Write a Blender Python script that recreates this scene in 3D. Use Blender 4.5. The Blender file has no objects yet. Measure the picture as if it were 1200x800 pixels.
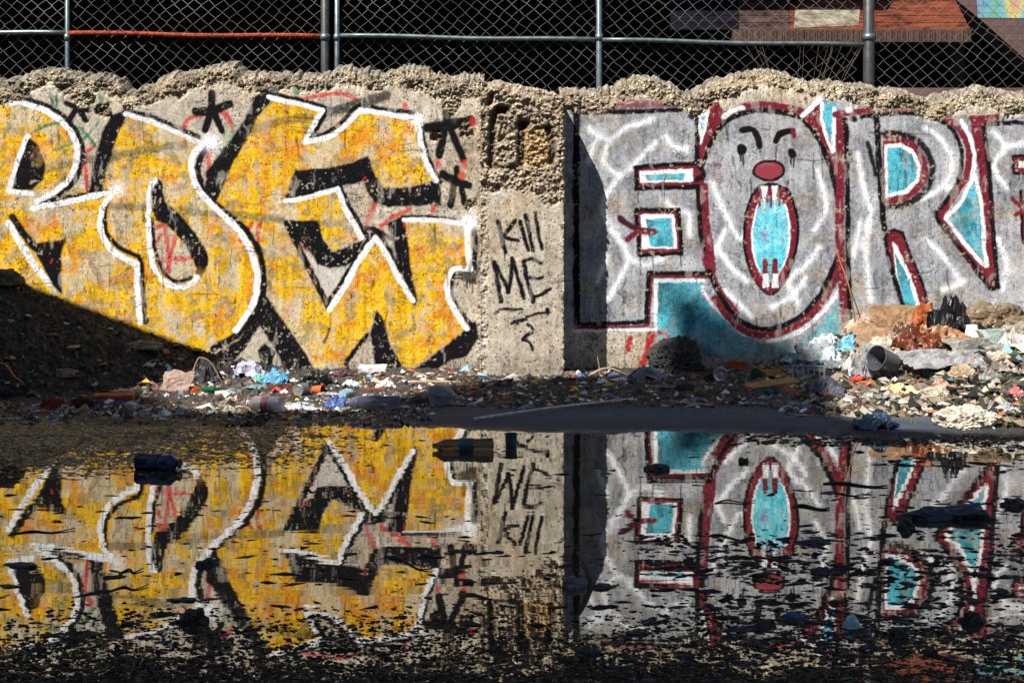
import bpy, bmesh, math, random
import numpy as np
from mathutils import Vector, Matrix, noise as mnoise
random.seed(7); np.random.seed(7)
SC = bpy.context.scene; COL = SC.collection
# ---------------------------------------------------------------- camera model (photo pixels 1200 x 800)
F, CAMD, H, YH = 1470.0, 7.0, 0.85, 262.0      # focal in px, distance to wall face, eye height, horizon row
def PX(px, py, Y=0.0):
    d = CAMD + Y
    return Vector(((px-600)*d/F, Y, H-(py-YH)*d/F))
SUN = np.array([0.85, 1.0, -1.65])              # direction the light travels
# ---------------------------------------------------------------- numpy noise
def h2(ix, iy, s):
    v = np.sin(ix*127.1+iy*311.7+s*74.7)*43758.5453
    return v-np.floor(v)
def vn(x, y, s=0):
    ix, iy = np.floor(x), np.floor(y); fx, fy = x-ix, y-iy
    fx = fx*fx*(3-2*fx); fy = fy*fy*(3-2*fy)
    a, b, c, d = h2(ix,iy,s), h2(ix+1,iy,s), h2(ix,iy+1,s), h2(ix+1,iy+1,s)
    return a+(b-a)*fx+(c-a)*fy+(a-b-c+d)*fx*fy
def fbm(x, y, o=4, s=0):
    r = 0; a = .5; t = 0
    for i in range(o):
        ca, sa = math.cos(.5+1.1*i), math.sin(.5+1.1*i)
        r = r+a*vn((x*ca-y*sa)*2**i, (x*sa+y*ca)*2**i, s+i*3.1); t += a; a *= .55
    return r/t
def wor(x, y, s=0):
    ix, iy = np.floor(x), np.floor(y); f1 = np.full(x.shape, 9.); f2 = f1.copy(); cid = f1.copy()
    for dx in (-1,0,1):
        for dy in (-1,0,1):
            cx, cy = ix+dx, iy+dy
            d = (cx+h2(cx,cy,s)-x)**2+(cy+h2(cx,cy,s+5)-y)**2
            m = d < f1
            f2 = np.where(m, f1, np.minimum(f2, d)); cid = np.where(m, h2(cx,cy,s+9), cid); f1 = np.where(m, d, f1)
    return np.sqrt(f1), np.sqrt(f2), cid
def ss(a, b, x):
    t = np.clip((x-a)/(b-a), 0, 1); return t*t*(3-2*t)
def lin(r, g, b):
    return np.array([((c/255+.055)/1.055)**2.4 if c > 10 else c/255/12.92 for c in (r,g,b)])
# ---------------------------------------------------------------- scene helpers
def tag(o, label=None, cat=None, group=None, kind=None):
    if label: o['label'] = label
    if cat: o['category'] = cat
    if group: o['group'] = group
    if kind: o['kind'] = kind
    return o
def empty(name, loc=(0,0,0), rot=(0,0,0)):
    o = bpy.data.objects.new(name, None); COL.objects.link(o); o.location = loc; o.rotation_euler = rot; o.empty_display_size = .1
    return o
def link(name, me, mat=None, parent=None):
    o = bpy.data.objects.new(name, me); COL.objects.link(o)
    if mat: me.materials.append(mat)
    if parent: o.parent = parent
    return o
def mesh_np(name, V, Fq, cols=None, smooth=True):
    me = bpy.data.meshes.new(name)
    V = np.asarray(V, dtype=np.float32); Fq = np.asarray(Fq, dtype=np.int32); k = Fq.shape[1]
    me.vertices.add(len(V)); me.vertices.foreach_set('co', V.ravel())
    me.loops.add(Fq.size); me.loops.foreach_set('vertex_index', Fq.ravel())
    me.polygons.add(len(Fq)); me.polygons.foreach_set('loop_start', np.arange(0, Fq.size, k, dtype=np.int32))
    me.update(calc_edges=True)
    me.polygons.foreach_set('use_smooth', np.full(len(Fq), smooth))
    if cols is not None:
        a = me.color_attributes.new('col', 'FLOAT_COLOR', 'POINT')
        c = np.ones((len(V), 4), dtype=np.float32); c[:, :3] = cols
        a.data.foreach_set('color', c.ravel())
    me.validate(); me.update()
    return me
def grid_faces(nr, nc):
    i = np.arange(nr-1)[:, None]*nc+np.arange(nc-1)[None, :]
    return np.stack([i, i+1, i+nc+1, i+nc], -1).reshape(-1, 4)
# ---------------------------------------------------------------- materials
def new_mat(name):
    m = bpy.data.materials.new(name); m.use_nodes = True
    n = m.node_tree.nodes; return m, n, m.node_tree.links, n['Principled BSDF']
_mc = {}
def M(col, rough=.7, var=.35, scale=30, bump=.2, metal=0., trans=0., spec=.4, key='', ior=1.45):
    """plain procedural material: colour varied by noise, dirt blotches, fine bump"""
    k = (tuple(round(float(c), 3) for c in col), rough, var, scale, bump, metal, trans, spec)
    if k in _mc: return _mc[k]
    m, n, l, b = new_mat(key or 'litter')
    tc = n.new('ShaderNodeTexCoord'); nz = n.new('ShaderNodeTexNoise'); nz.inputs['Scale'].default_value = scale; nz.inputs['Detail'].default_value = 6
    l.new(tc.outputs['Object'], nz.inputs['Vector'])
    cr = n.new('ShaderNodeValToRGB'); c = np.array(col)
    e = cr.color_ramp.elements
    e[0].position = .3; e[0].color = (*(c*(1-var)*np.array([.9,.85,.75])), 1)
    e[1].position = .7; e[1].color = (*np.clip(c*(1+var*.6), 0, .9), 1)
    l.new(nz.outputs['Fac'], cr.inputs[0]); l.new(cr.outputs[0], b.inputs['Base Color'])
    b.inputs['Roughness'].default_value = rough; b.inputs['Metallic'].default_value = metal
    b.inputs['Transmission Weight'].default_value = trans; b.inputs['Specular IOR Level'].default_value = spec; b.inputs['IOR'].default_value = ior
    if bump:
        n2 = n.new('ShaderNodeTexNoise'); n2.inputs['Scale'].default_value = scale*4; n2.inputs['Detail'].default_value = 4
        l.new(tc.outputs['Object'], n2.inputs['Vector'])
        bp = n.new('ShaderNodeBump'); bp.inputs['Strength'].default_value = bump; bp.inputs['Distance'].default_value = .004
        l.new(n2.outputs['Fac'], bp.inputs['Height']); l.new(bp.outputs[0], b.inputs['Normal'])
    _mc[k] = m; return m
def attr_mat(name, rough=.85, spec=.3, nscale=140, nvar=.35, bump=.4, bdist=.003, coat=0, rough_attr=None):
    m, n, l, b = new_mat(name)
    at = n.new('ShaderNodeAttribute'); at.attribute_name = 'col'
    tc = n.new('ShaderNodeTexCoord'); nz = n.new('ShaderNodeTexNoise'); nz.inputs['Scale'].default_value = nscale; nz.inputs['Detail'].default_value = 8; nz.inputs['Roughness'].default_value = .7
    l.new(tc.outputs['Object'], nz.inputs['Vector'])
    mr = n.new('ShaderNodeMapRange'); mr.inputs[1].default_value = .3; mr.inputs[2].default_value = .7; mr.inputs[3].default_value = 1-nvar; mr.inputs[4].default_value = 1+nvar*.7
    l.new(nz.outputs['Fac'], mr.inputs[0])
    mx = n.new('ShaderNodeVectorMath'); mx.operation = 'MULTIPLY'
    l.new(at.outputs['Color'], mx.inputs[0]); l.new(mr.outputs[0], mx.inputs[1]); l.new(mx.outputs[0], b.inputs['Base Color'])
    b.inputs['Roughness'].default_value = rough; b.inputs['Specular IOR Level'].default_value = spec
    if coat: b.inputs['Coat Weight'].default_value = coat; b.inputs['Coat Roughness'].default_value = .12
    bp = n.new('ShaderNodeBump'); bp.inputs['Strength'].default_value = bump; bp.inputs['Distance'].default_value = bdist
    l.new(nz.outputs['Fac'], bp.inputs['Height']); l.new(bp.outputs[0], b.inputs['Normal'])
    return m
# ================================================================ PAINT (pigment on the wall, evaluated per vertex in wall coordinates)
CONC = np.array([.45,.39,.31]); BLACK = np.array([.006,.0055,.007]); WHITE = np.array([.86,.87,.9]); MAR = np.array([.17,.018,.030])
YEL = np.array([.75,.43,.012]); ORG = np.array([.62,.20,.02]); CYAN = np.array([.10,.50,.62]); RED = np.array([.55,.03,.03]); GRN = np.array([.02,.2,.09]); GREY = np.array([.37,.375,.40])
def cat(pts, n=8, closed=False):
    P = [np.array(p, float) for p in pts]
    if len(P) < 3: return P
    out = []
    m = len(P)
    rng = range(m if closed else m-1)
    for i in rng:
        if closed: a, b, c, d = P[(i-1)%m], P[i], P[(i+1)%m], P[(i+2)%m]
        else: a, b, c, d = P[max(i-1,0)], P[i], P[i+1], P[min(i+2,m-1)]
        for k in range(n):
            t = k/n
            out.append(.5*((2*b)+(c-a)*t+(2*a-5*b+4*c-d)*t*t+(3*b-a-3*c+d)*t**3))
    out.append(P[0] if closed else P[-1])
    return out
class Paint:
    def __init__(s, px, py, seed=0):
        s.px0, s.py0 = px, py
        s.px = px+1.6*(vn(px/7, py/7, 1)-.5)+.8*(vn(px/2.2, py/2.2, 2)-.5)
        s.py = py+1.6*(vn(px/7, py/7, 3)-.5)+.8*(vn(px/2.2, py/2.2, 4)-.5)
        s.fine = vn(px*.9, py*.9, 11); s.med = fbm(px/9, py/9, 4, 12); s.big = fbm(px/45, py/45, 4, 13)
        s.wear = np.clip(1-.8*ss(.70, .80, .5*s.fine+.5*s.med)-.45*ss(.68,.78,s.big), .15, 1)
        s.col = np.zeros((len(px), 3))
    def _ap(s, m, a, color, wear=1.):
        a = np.where(a > .88, a/.92, a).clip(0, 1)*(1-wear*(1-s.wear[m]))
        a = a[:, None]; s.col[m] = s.col[m]*(1-a)+np.asarray(color)*a
    def _seg(s, x, y, A, B):
        ax, ay = A; bx, by = B; dx, dy = bx-ax, by-ay; L = dx*dx+dy*dy+1e-9
        t = np.clip(((x-ax)*dx+(y-ay)*dy)/L, 0, 1)
        return np.hypot(x-ax-t*dx, y-ay-t*dy), t
    def line(s, pts, w, color, a=1., soft=1.3, curve=True, closed=False, w2=None, wear=.5):
        P = cat(pts, 8, closed) if curve else ([np.array(p, float) for p in pts]+([np.array(pts[0], float)] if closed else []))
        xs = [p[0] for p in P]; ys = [p[1] for p in P]; r = max(w, w2 or 0)/2+soft*2
        m = np.where((s.px > min(xs)-r)&(s.px < max(xs)+r)&(s.py > min(ys)-r)&(s.py < max(ys)+r))[0]
        if not len(m): return
        x, y = s.px[m], s.py[m]; best = np.full(len(m), 1e9); n = len(P)-1
        for i in range(n):
            d, t = s._seg(x, y, P[i], P[i+1])
            ww = w+((w2 if w2 is not None else w)-w)*((i+t)/n)
            best = np.minimum(best, d-ww/2)
        s._ap(m, a*(1-ss(-soft*.6, soft, best)), color, wear)
    def poly(s, pts, color, a=1., soft=1., curve=False, wear=.5, fn=None):
        P = cat(pts, 6, True)[:-1] if curve else [np.array(p, float) for p in pts]
        xs = [p[0] for p in P]; ys = [p[1] for p in P]; r = soft*3
        m = np.where((s.px > min(xs)-r)&(s.px < max(xs)+r)&(s.py > min(ys)-r)&(s.py < max(ys)+r))[0]
        if not len(m): return
        x, y = s.px[m], s.py[m]; best = np.full(len(m), 1e9); ins = np.zeros(len(m), bool)
        for i in range(len(P)):
            A, B = P[i], P[(i+1)%len(P)]
            d, _ = s._seg(x, y, A, B); best = np.minimum(best, d)
            c = ((A[1] > y) != (B[1] > y))
            xi = (B[0]-A[0])*(y-A[1])/((B[1]-A[1]) if abs(B[1]-A[1]) > 1e-9 else 1e-9)+A[0]
            ins ^= c & (x < xi)
        sd = np.where(ins, -best, best)
        al = a*(1-ss(-soft*.5, soft, sd))
        if fn is not None: color = fn(m)
        s._ap(m, al, color, wear)
    def glow(s, c, r, color=(.92,.94,.97), a=1.):
        m = np.where((abs(s.px-c[0]) < r*1.5)&(abs(s.py-c[1]) < r*1.5))[0]
        if not len(m): return
        d = np.hypot(s.px[m]-c[0], s.py[m]-c[1])/r
        s._ap(m, a*np.exp(-(d*1.55)**2*1.6), color, .2)
def off(pts, dx, dy): return [(x+dx, y+dy) for x, y in pts]

def concrete(p, dark=1.):
    px, py = p.px0, p.py0
    n1 = fbm(px/60, py/60, 5, 21); n2 = fbm(px/6, py/6, 4, 22); n3 = vn(px*1.1, py*1.1, 23)
    streak = .6*vn(px/5, py/70, 24)+.4*vn(px/2.3, py/40, 27)
    v = .78+.5*n1+.75*(n2-.5)+.5*(n3-.5)+.5*(streak-.5)
    c = CONC[None]*v[:, None]
    warm = ss(.5, .75, fbm(px/30, py/40, 3, 25))[:, None]
    c = c*(1-warm*.35)+warm*.35*np.array([.44,.29,.15])*v[:, None]
    # pits
    pit = (wor(px/7, py/7, 26)[0] < .14)&(h2(np.floor(px/14), np.floor(py/14), 3) > .3)
    c[pit] *= .22
    # board joints
    for X in (-40, 32, 155, 262, 388, 512, 733, 852, 915, 1045, 1110, 1172):
        jj = np.exp(-((px-X+1.5*(vn(py/30, py*0, X)-.5))/.9)**2)*.55*ss(.3,.5,vn(py/25, py*0+X, 8)); c *= (1-jj)[:, None]
    for Y in (176, 263, 262.5, 345):
        jj = np.exp(-((py-Y+1.2*(vn(px/40, px*0, Y)-.5))/.8)**2)*.4*ss(.35,.6,vn(px/35, px*0+Y, 9)); c *= (1-jj)[:, None]
    # darker towards the foot
    g = ss(400, 440, py+18*(n1-.5)); c *= (1-.35*g)[:, None]
    # hairline cracks
    f1, f2, _ = wor(px/55+.5*n2, py/55+.5*n1, 31)
    ck = (1-ss(.006, .022, f2-f1))*ss(.5,.56,vn(px/60, py/60, 33)); c *= (1-.6*ck)[:, None]
    p.col[:] = np.clip(c, .01, .8)

def weather(p, k=1.):
    """grit, chips, scratches and hairline cracks that go through paint and concrete alike"""
    px, py = p.px0, p.py0; c = p.col
    f = vn(px*.75, py*.75, 301); g = vn(px*.33+9, py*.33, 302); h = fbm(px/14, py/14, 4, 303); b = fbm(px/70, py/70, 3, 304)
    c *= (1+k*(.50*(f-.5)+.42*(g-.5)+.5*(h-.5)+.35*(b-.5)))[:, None]
    dk = ss(.70,.84, f*.55+h*.35+b*.25)*.72; c *= (1-k*dk)[:, None]
    ch = ss(.715,.77,.40*g+.25*f+.45*fbm(px/20+3, py/12, 3, 305))[:, None]*.75*k
    c[:] = c*(1-ch)+ch*np.array([.40,.34,.26])*(.5+.8*f)[:, None]
    for sx, sy, sd in ((1.6,55,311),(60,1.5,312),(2.6,24,313)):
        w_ = 6*vn(px/18, py/18, sd+5); s_ = ss(.86,.93,vn((px+w_)/sx, (py+w_)/sy, sd))*ss(.45,.6,vn(px/25, py/25, sd+9))*.55*k; c *= (1-s_)[:, None]
    f1, f2, _ = wor(px/48+.35*h*3, py/48+.35*g, 321); ck = (1-ss(.008, .03, f2-f1))*ss(.45,.55,vn(px/55, py/55, 323)); c *= (1-.65*ck*k)[:, None]
    lc = ss(.62,.72,fbm(px/9+40, py/26, 4, 331))[:, None]*.35*k; c[:] = c*(1-lc)+lc*np.array([.50,.46,.40])
    np.clip(c, .004, .88, out=c)

def paint_left(p):
    L = p.line; K = BLACK; W = WHITE
    # earlier washes
    L([(20,135),(120,150),(200,160)], 60, [.52,.46,.38], .5, 14)
    def yf(m):
        px, py = p.px0[m], p.py0[m]
        a = fbm(px/28, py/34, 4, 41); b = fbm(px/26+7, py/30, 4, 42); st = .6*vn(px/4, py/60, 43)+.4*vn(px/2, py/35, 49); d = fbm(px/18+3, py/12, 4, 46)
        c = YEL[None]*(.62+.6*st+.35*(fbm(px/2.5, py/2.5, 3, 48)-.5))[:, None]*np.ones((len(m), 1))
        o = ss(.55,.68,b)[:, None]*.7; c = c*(1-o)+ORG*o
        r = ss(.66,.76,d)[:, None]*.5; c = c*(1-r)+np.array([.6,.12,.03])*r
        t = ss(.53,.65,a)[:, None]*.8; c = c*(1-t)+np.array([.55,.48,.34])*(.70+.5*st)[:, None]*t
        k = ss(.58,.68,fbm(px/12+20, py/12, 4, 44))[:, None]*.7; c = c*(1-k)+np.array([.26,.20,.11])*k
        s_ = ss(.62,.8,vn(px/50+9, py/6, 47)*.6+.4*vn(px/20, py/3, 50))[:, None]*.45; c = c*(1-s_)+np.array([.5,.42,.28])*s_
        return c
    Y = [(-60,118),(0,122),(40,124),(72,138),(90,165),(88,200),(75,218),(110,224),(125,190),(138,148),(150,133),(235,168),(225,185),(228,215),(250,240),(275,185),(312,118),(345,121),(377,129),(358,167),(387,160),(422,129),(485,137),(495,175),(512,212),(480,222),(450,222),(440,205),(431,184),(387,197),(346,200),(334,234),(395,222),(405,245),(424,277),(387,295),(372,262),(334,262),(384,362),(440,279),(484,352),(474,259),(547,262),(550,313),(530,318),(525,345),(548,385),(512,410),(485,430),(470,428),(443,365),(405,430),(367,430),(310,348),(300,370),(275,398),(245,412),(200,440),(-60,440)]
    p.poly(Y, YEL, .93, 2., fn=yf, wear=.55)
    # bare islands
    B = np.array([.46,.41,.33])
    p.poly([(180,262),(200,270),(216,288),(228,312),(222,330),(205,334),(188,318),(180,295)], B, .8, 2)
    p.poly([(350,289),(368,305),(388,314),(412,310),(386,354)], [.55,.51,.45], .9, 1.5)
    p.poly([(300,385),(318,400),(334,428),(292,432),(285,410)], [.5,.44,.36], .7, 2)
    # red / orange under-strokes
    for q in ([(334,112),(335,180),(333,240)], [(295,167),(309,184),(313,212),(307,250)]): L(q, 6, ORG, .55, 2)
    for q in ([(215,150),(222,139),(236,134)], [(258,130),(269,140),(273,154)], [(244,180),(245,208)], [(350,117),(380,111),(405,111),(418,117)], [(440,238),(428,268)], [(481,245),(458,256),(440,271)], [(509,238),(506,256)], [(295,262),(282,282)], [(305,260),(300,282)],
              [(182,267),(191,264)], [(194,262),(198,318)], [(206,274),(197,312)], [(180,306),(226,302)], [(188,277),(181,286)], [(100,178),(102,225)], [(104,176),(110,172)],[(22,190),(21,215)], [(350,288),(362,291)]):
        L(q, 4.5, RED, .85, 1.5)
    for q in ([(430,150),(455,160),(465,178)], [(330,290),(350,280)], [(345,345),(330,380)], [(400,275),(420,280)], [(60,300),(85,320)], [(120,330),(150,325),(155,300)]): L(q, 8, ORG, .4, 5)
    # faint dark green passes
    DG = np.array([.05,.06,.035])
    L([(52,199),(90,190),(130,184),(165,177),(215,170)], 8, DG, .55, 3)
    L([(275,158),(300,150),(330,142),(362,137)], 9, DG, .6, 3)
    L([(130,242),(175,244),(225,249),(300,254),(330,258)], 7, DG, .6, 2.5)
    L([(385,131),(415,124),(452,112)], 11, K, .85, 3)
    L([(345,262),(390,262),(410,268)], 6, DG, .4, 3)
    # green marks
    for q in ([(59,113),(65,128),(67,113)], [(93,104),(99,118),(107,126)], [(35,157),(55,147),(80,144),(100,156),(112,172)], [(115,142),(100,161),(65,176)], [(29,188),(31,198)]): L(q, 3, GRN, .8, 1)
    for q in ([(292,98),(293,106)], [(340,97),(348,109)], [(118,110),(118,120)]): L(q, 5, GRN, .75, 1.5)
    L([(275,150),(262,185)], 10, [.2,.4,.25], .4, 4)
    # black masses
    for q in ([(32,160),(45,171),(53,192),(51,210),(38,222),(12,224)],
              [(147,129),(131,136),(120,155),(110,195),(105,226),(119,226),(125,197),(135,165),(146,140)],
              [(300,112),(287,140),(270,165),(243,200),(240,222),(253,238),(262,216),(275,187),(288,165),(302,137),(318,117),(314,108)],
              [(334,234),(346,200),(387,197),(415,190),(431,183),(440,207),(450,221),(480,220),(513,210),(517,225),(515,240),(455,242),(440,237),(430,225),(426,212),(397,219)],
              [(334,259),(372,259),(378,280),(390,295),(407,290),(426,281),(416,305),(405,311),(387,314),(372,309),(365,297),(350,283)],
              [(455,262),(473,253),(477,275),(481,315),(489,352),(486,357),(478,340),(465,302)],
              [(545,387),(557,376),(561,396),(547,417),(530,421),(512,432),(488,432),(518,408)],
              [(442,364),(448,372),(456,402),(472,431),(440,433),(438,412),(434,390)],
              [(310,345),(342,390),(368,432),(336,434),(318,402),(304,380),(290,404),(262,436),(235,436),(250,416),(280,398),(298,372)],
              [(39,242),(57,232),(125,222),(126,230),(80,238)],
              [(60,332),(37,286),(75,281),(71,300),(72,345)],
              [(530,324),(552,316),(560,312),(558,332),(548,330),(535,326)],
              [(302,410),(310,402),(322,412),(318,428),(306,430)]):
        p.poly(q, K, .96, 2.2, wear=.55)
    p.poly([(182,211),(190,214),(193,234),(214,256),(234,281),(243,300),(241,316),(232,325),(228,308),(214,282),(196,264),(184,257),(178,242),(178,222)], K, .97, 1.8, curve=True, wear=.5)
    # thin black outlines
    for q, w in (([(12,115),(40,119),(66,131),(87,150),(96,172),(95,194),(86,214),(64,231),(44,240)],6), ([(147,130),(178,138),(205,149),(232,161)],6),
                 ([(240,176),(233,190),(234,210),(244,232),(268,252),(290,272),(304,296),(309,322),(307,348),(296,373)],7),
                 ([(314,109),(345,116),(378,125),(383,129),(373,148),(364,163),(385,155),(403,141),(420,124),(455,129),(484,132)],5),
                 ([(494,150),(499,175),(508,197),(516,213)],5), ([(399,220),(410,244),(421,262),(430,276)],6), ([(336,262),(360,310),(386,362)],7),
                 ([(386,352),(402,328),(425,292),(440,272),(455,290),(470,318)],5), ([(420,267),(440,269),(458,280)],5), ([(472,254),(505,254),(533,257)],4),
                 ([(556,270),(557,290),(556,312)],6), ([(532,320),(529,335),(531,350),(542,368),(554,382)],5), ([(430,392),(418,408),(405,426)],5),
                 ([(127,233),(123,250),(125,272),(137,288),(155,298),(164,304),(167,330),(170,378)],5), ([(15,254),(26,272),(42,292)],8),
                 ([(179,257),(181,290),(192,318),(207,330),(226,325)],4), ([(250,408),(278,392),(300,368)],8)):
        L(q, w, K, .95, 1.6, curve=True, wear=.4)
    for x in (548,551,554,557): L([(x,325),(x,332+random.random()*16)], 1.5, K, .8, .6)
    # white highlights
    for q, w in (([(2,119),(12,119),(32,122),(62,135),(82,153),(90,172),(89,191),(80,211),(62,226),(42,237)],6), ([(39,244),(82,236),(127,226)],6),
                 ([(32,159),(24,180),(18,198),(10,224)],5), ([(9,224),(37,227)],5), ([(147,134),(175,142),(200,152),(234,168)],5),
                 ([(236,171),(226,182),(224,197),(230,217),(245,237),(265,255),(282,273),(294,294),(301,320),(300,345),(291,367),(276,387)],6.5),
                 ([(315,114),(345,121),(378,129)],5), ([(378,129),(367,147),(357,167)],5), ([(357,167),(387,160),(407,145),(422,129)],5.5), ([(422,129),(455,134),(487,139)],5.5),
                 ([(489,141),(495,175),(502,195),(511,212)],6), ([(334,236),(362,231),(396,222)],5), ([(396,222),(405,245),(424,278)],6),
                 ([(386,364),(404,336),(420,306),(440,279)],6), ([(440,279),(452,297),(467,325),(484,352)],5.5), ([(474,258),(505,258),(545,262)],5.5),
                 ([(548,266),(548,290),(551,314)],6), ([(551,315),(533,315),(525,328),(525,347),(535,366),(547,385)],6),
                 ([(182,211),(176,221),(174,252),(175,285),(180,312),(190,328),(208,337),(223,333),(231,324)],5.5),
                 ([(129,230),(120,245),(118,268),(128,290),(146,303),(160,309)],6), ([(160,309),(161,340),(164,378)],6), ([(10,261),(25,287),(40,310),(57,332)],7)):
        L(q, w, W, .97, 1.2, wear=.3)
    for c, r in (((137,222),17),((247,166),20),((490,140),15),((550,260),19),((546,262),10),((12,120),9)): p.glow(c, r)
    weather(p)
    # stick figures / stars
    for q, w in ((q, w*1.35) for q, w in (([(78,121),(90,126),(103,129)],5), ([(92,111),(90,125)],5), ([(90,126),(82,140)],5), ([(92,127),(100,141)],5), ([(229,131),(248,130),(269,122)],7), ([(248,110),(248,130)],6), ([(247,130),(241,152)],6), ([(250,130),(260,153)],6),
                 ([(502,150),(523,147),(551,142)],9), ([(523,124),(524,142)],7), ([(522,147),(515,182)],7), ([(527,147),(543,187)],6), ([(519,204),(534,212),(549,217)],7), ([(535,197),(535,212)],5), ([(533,212),(528,241)],6), ([(540,213),(544,238)],5))):
        L(q, w, K, .92, 1.4, wear=.4)
    for c in ((553,141),(541,204),(544,191),(474,123),(513,190)): L([c, (c[0]+1, c[1]+3)], 6, RED, .75, 2)
    L([(380,402),(386,385)], 2.5, K, .8, 1); 
    for k in range(90):
        c = (random.uniform(0,550), random.uniform(130,420)); L([c,(c[0]+random.uniform(-2,2), c[1]+random.uniform(0,6))], random.uniform(1,3), random.choice([K,K,RED,ORG,[.3,.25,.15]]), random.uniform(.3,.8), .8)

def paint_right(p):
    K = BLACK; W = WHITE
    def L(q, w, col, a=1., soft=1.3, **k):
        k.setdefault('wear', .35); p.line(q, w*1.25 if col is K and w > 3 else w, col, a, soft, **k)
    def gf(m):
        px, py = p.px0[m], p.py0[m]
        st = .6*vn(px/5, py/50, 51)+.4*vn(px/2.2, py/30, 59); b = fbm(px/30, py/30, 4, 52)
        v = .74+.7*(st-.3)*.8+.9*(b-.5)+.5*(fbm(px/3, py/3, 3, 58)-.5)
        c = GREY[None]*v[:, None]
        t = ss(.56,.7,fbm(px/35+4, py/28, 4, 53))[:, None]*.7; return c*(1-t)+t*np.array([.42,.36,.28])*v[:, None]
    p.poly([(660,121),(815,121),(850,132),(890,124),(940,130),(962,112),(980,118),(1062,124),(1095,130),(1125,138),(1280,136),(1280,385),(1165,360),(1095,372),(985,385),(935,405),(765,404),(758,383),(660,384)], GREY, .93, 3, fn=gf, wear=.5)
    # white webbing
    Wq = [[(690,150),(712,165),(735,150),(765,140)], [(712,165),(708,190),(728,205),(745,190),(768,168)], [(728,205),(715,222),(706,240),(712,262),(722,275)], [(722,275),(735,300),(725,330),(712,350)], [(735,300),(756,310),(775,303)], [(780,160),(790,172),(805,175)], [(690,190),(697,168)],
          [(835,215),(850,250),(868,280),(880,250)], [(840,290),(855,310),(875,330)], [(850,270),(835,300)], [(960,290),(945,310),(925,330),(935,355)], [(958,200),(968,240),(955,270)], [(1005,180),(1012,220),(1020,250),(1010,290)], [(1018,260),(1015,300),(1020,350)],
          [(1085,150),(1105,165),(1115,190),(1108,215),(1090,228),(1075,235)], [(1110,220),(1128,215)], [(1165,155),(1178,172),(1165,195),(1180,220)], [(1178,172),(1200,168)], [(1170,280),(1180,310),(1175,340)], [(1085,280),(1105,300),(1125,330)], [(780,235),(790,245),(806,250),(808,275)], [(1000,300),(1008,260)], [(700,330),(712,300)], [(1105,340),(1130,330)], [(905,360),(930,345),(945,325)], [(848,340),(862,352),(880,370)]]
    for q in Wq: L(q, 5, W, .7, 5, wear=.3); L(q, 2.6, W*1.02, .9, 2, wear=.3)
    for q in ([(760,150),(700,170)], [(740,210),(715,190)], [(850,200),(860,230)], [(955,240),(975,290)], [(1120,290),(1110,320)], [(1060,250),(1080,265)]): L(q, 7, [.22,.21,.23], .4, 6)
    # cyan floods
    cf = lambda m: CYAN[None]*(.45+.8*fbm(p.px0[m]/8, p.py0[m]/14, 4, 61))[:, None]*(1-.45*ss(.5,.65,fbm(p.px0[m]/18, p.py0[m]/18, 3, 62)))[:, None]
    C = lambda q, **k: p.poly(q, CYAN, .95, 1.2, fn=cf, wear=.45, **k)
    p.poly([(768,326),(826,330),(822,348),(850,374),(872,392),(935,400),(965,380),(984,350),(984,392),(950,412),(800,418),(770,392)], CYAN, .9, 3, fn=cf, wear=.4)
    p.poly([(850,385),(960,385),(985,372),(985,400),(940,415),(800,420),(785,400)], [.24,.27,.25], .45, 8); L([(800,400),(812,404),(830,412)], 9, [.05,.03,.03], .6, 4); L([(880,396),(905,404),(930,400)], 8, [.3,.26,.2], .5, 5)
    # F
    L([(662,117),(672,124),(700,124),(760,122),(815,121)], 9, MAR, .8, 4); L([(673,132),(740,131),(817,128)], 4, K, .95, 1.3)
    L([(676,133),(675,250),(676,378)], 6, K, .95, 1.5)
    p.poly([(817,122),(842,120),(853,136),(842,152),(826,185),(817,192)], MAR, .95, 1.5)
    L([(817,128),(817,190)], 4, K, .95, 1); L([(848,145),(835,163),(823,196)], 4, K, .95, 1)
    p.poly([(820,125),(831,127),(829,147),(822,169),(819,150)], W, .95, 1); L([(825,130),(823,152)], 3, CYAN, .6, 2)
    p.poly([(745,194),(815,190),(825,199),(825,219),(746,221)], MAR, .95, 1); p.poly([(750,201),(812,198),(812,213),(750,214)], W, .95, 1.2); C([(756,205),(803,203),(801,211),(758,212)])
    L([(815,191),(745,196),(746,221),(825,219)], 4, K, .95, 1, curve=False); L([(815,191),(825,203),(818,210)], 5, K, .9, 1.2)
    p.poly([(745,246),(795,246),(799,297),(749,299)], MAR, .95, 1); p.poly([(751,252),(790,251),(793,291),(752,291)], W, .95, 1.2); C([(757,257),(787,256),(788,289),(762,289)])
    L([(745,246),(795,246),(799,297),(749,299)], 3.6, K, .95, 1, curve=False, closed=True)
    L([(727,256),(745,268),(767,271)], 7, [.06,.012,.02], .95, 1.5); L([(735,281),(747,273),(767,272)], 6, MAR, .95, 1.5)
    L([(825,219),(827,260),(832,295),(835,318)], 9, MAR, .95, 1.2); L([(818,219),(820,262),(824,290),(831,318)], 4.5, K, .95, 1.2)
    L([(831,323),(762,322),(758,379)], 7, MAR, .95, 1, curve=False); L([(831,320),(760,320),(757,377),(677,381)], 4, K, .95, 1, curve=False)
    L([(678,384),(760,383)], 4, MAR, .9, 1.5); L([(673,388),(768,386)], 3, W, .9, 1.5); L([(768,386),(769,329),(824,329)], 4, W, .95, 1.3, curve=False)
    L([(826,300),(834,322),(845,345),(862,366)], 9, MAR, .9, 1.5); p.glow((824,337), 5)
    L([(824,342),(836,358),(852,374),(872,392)], 4, W, .95, 1.2)
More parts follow.
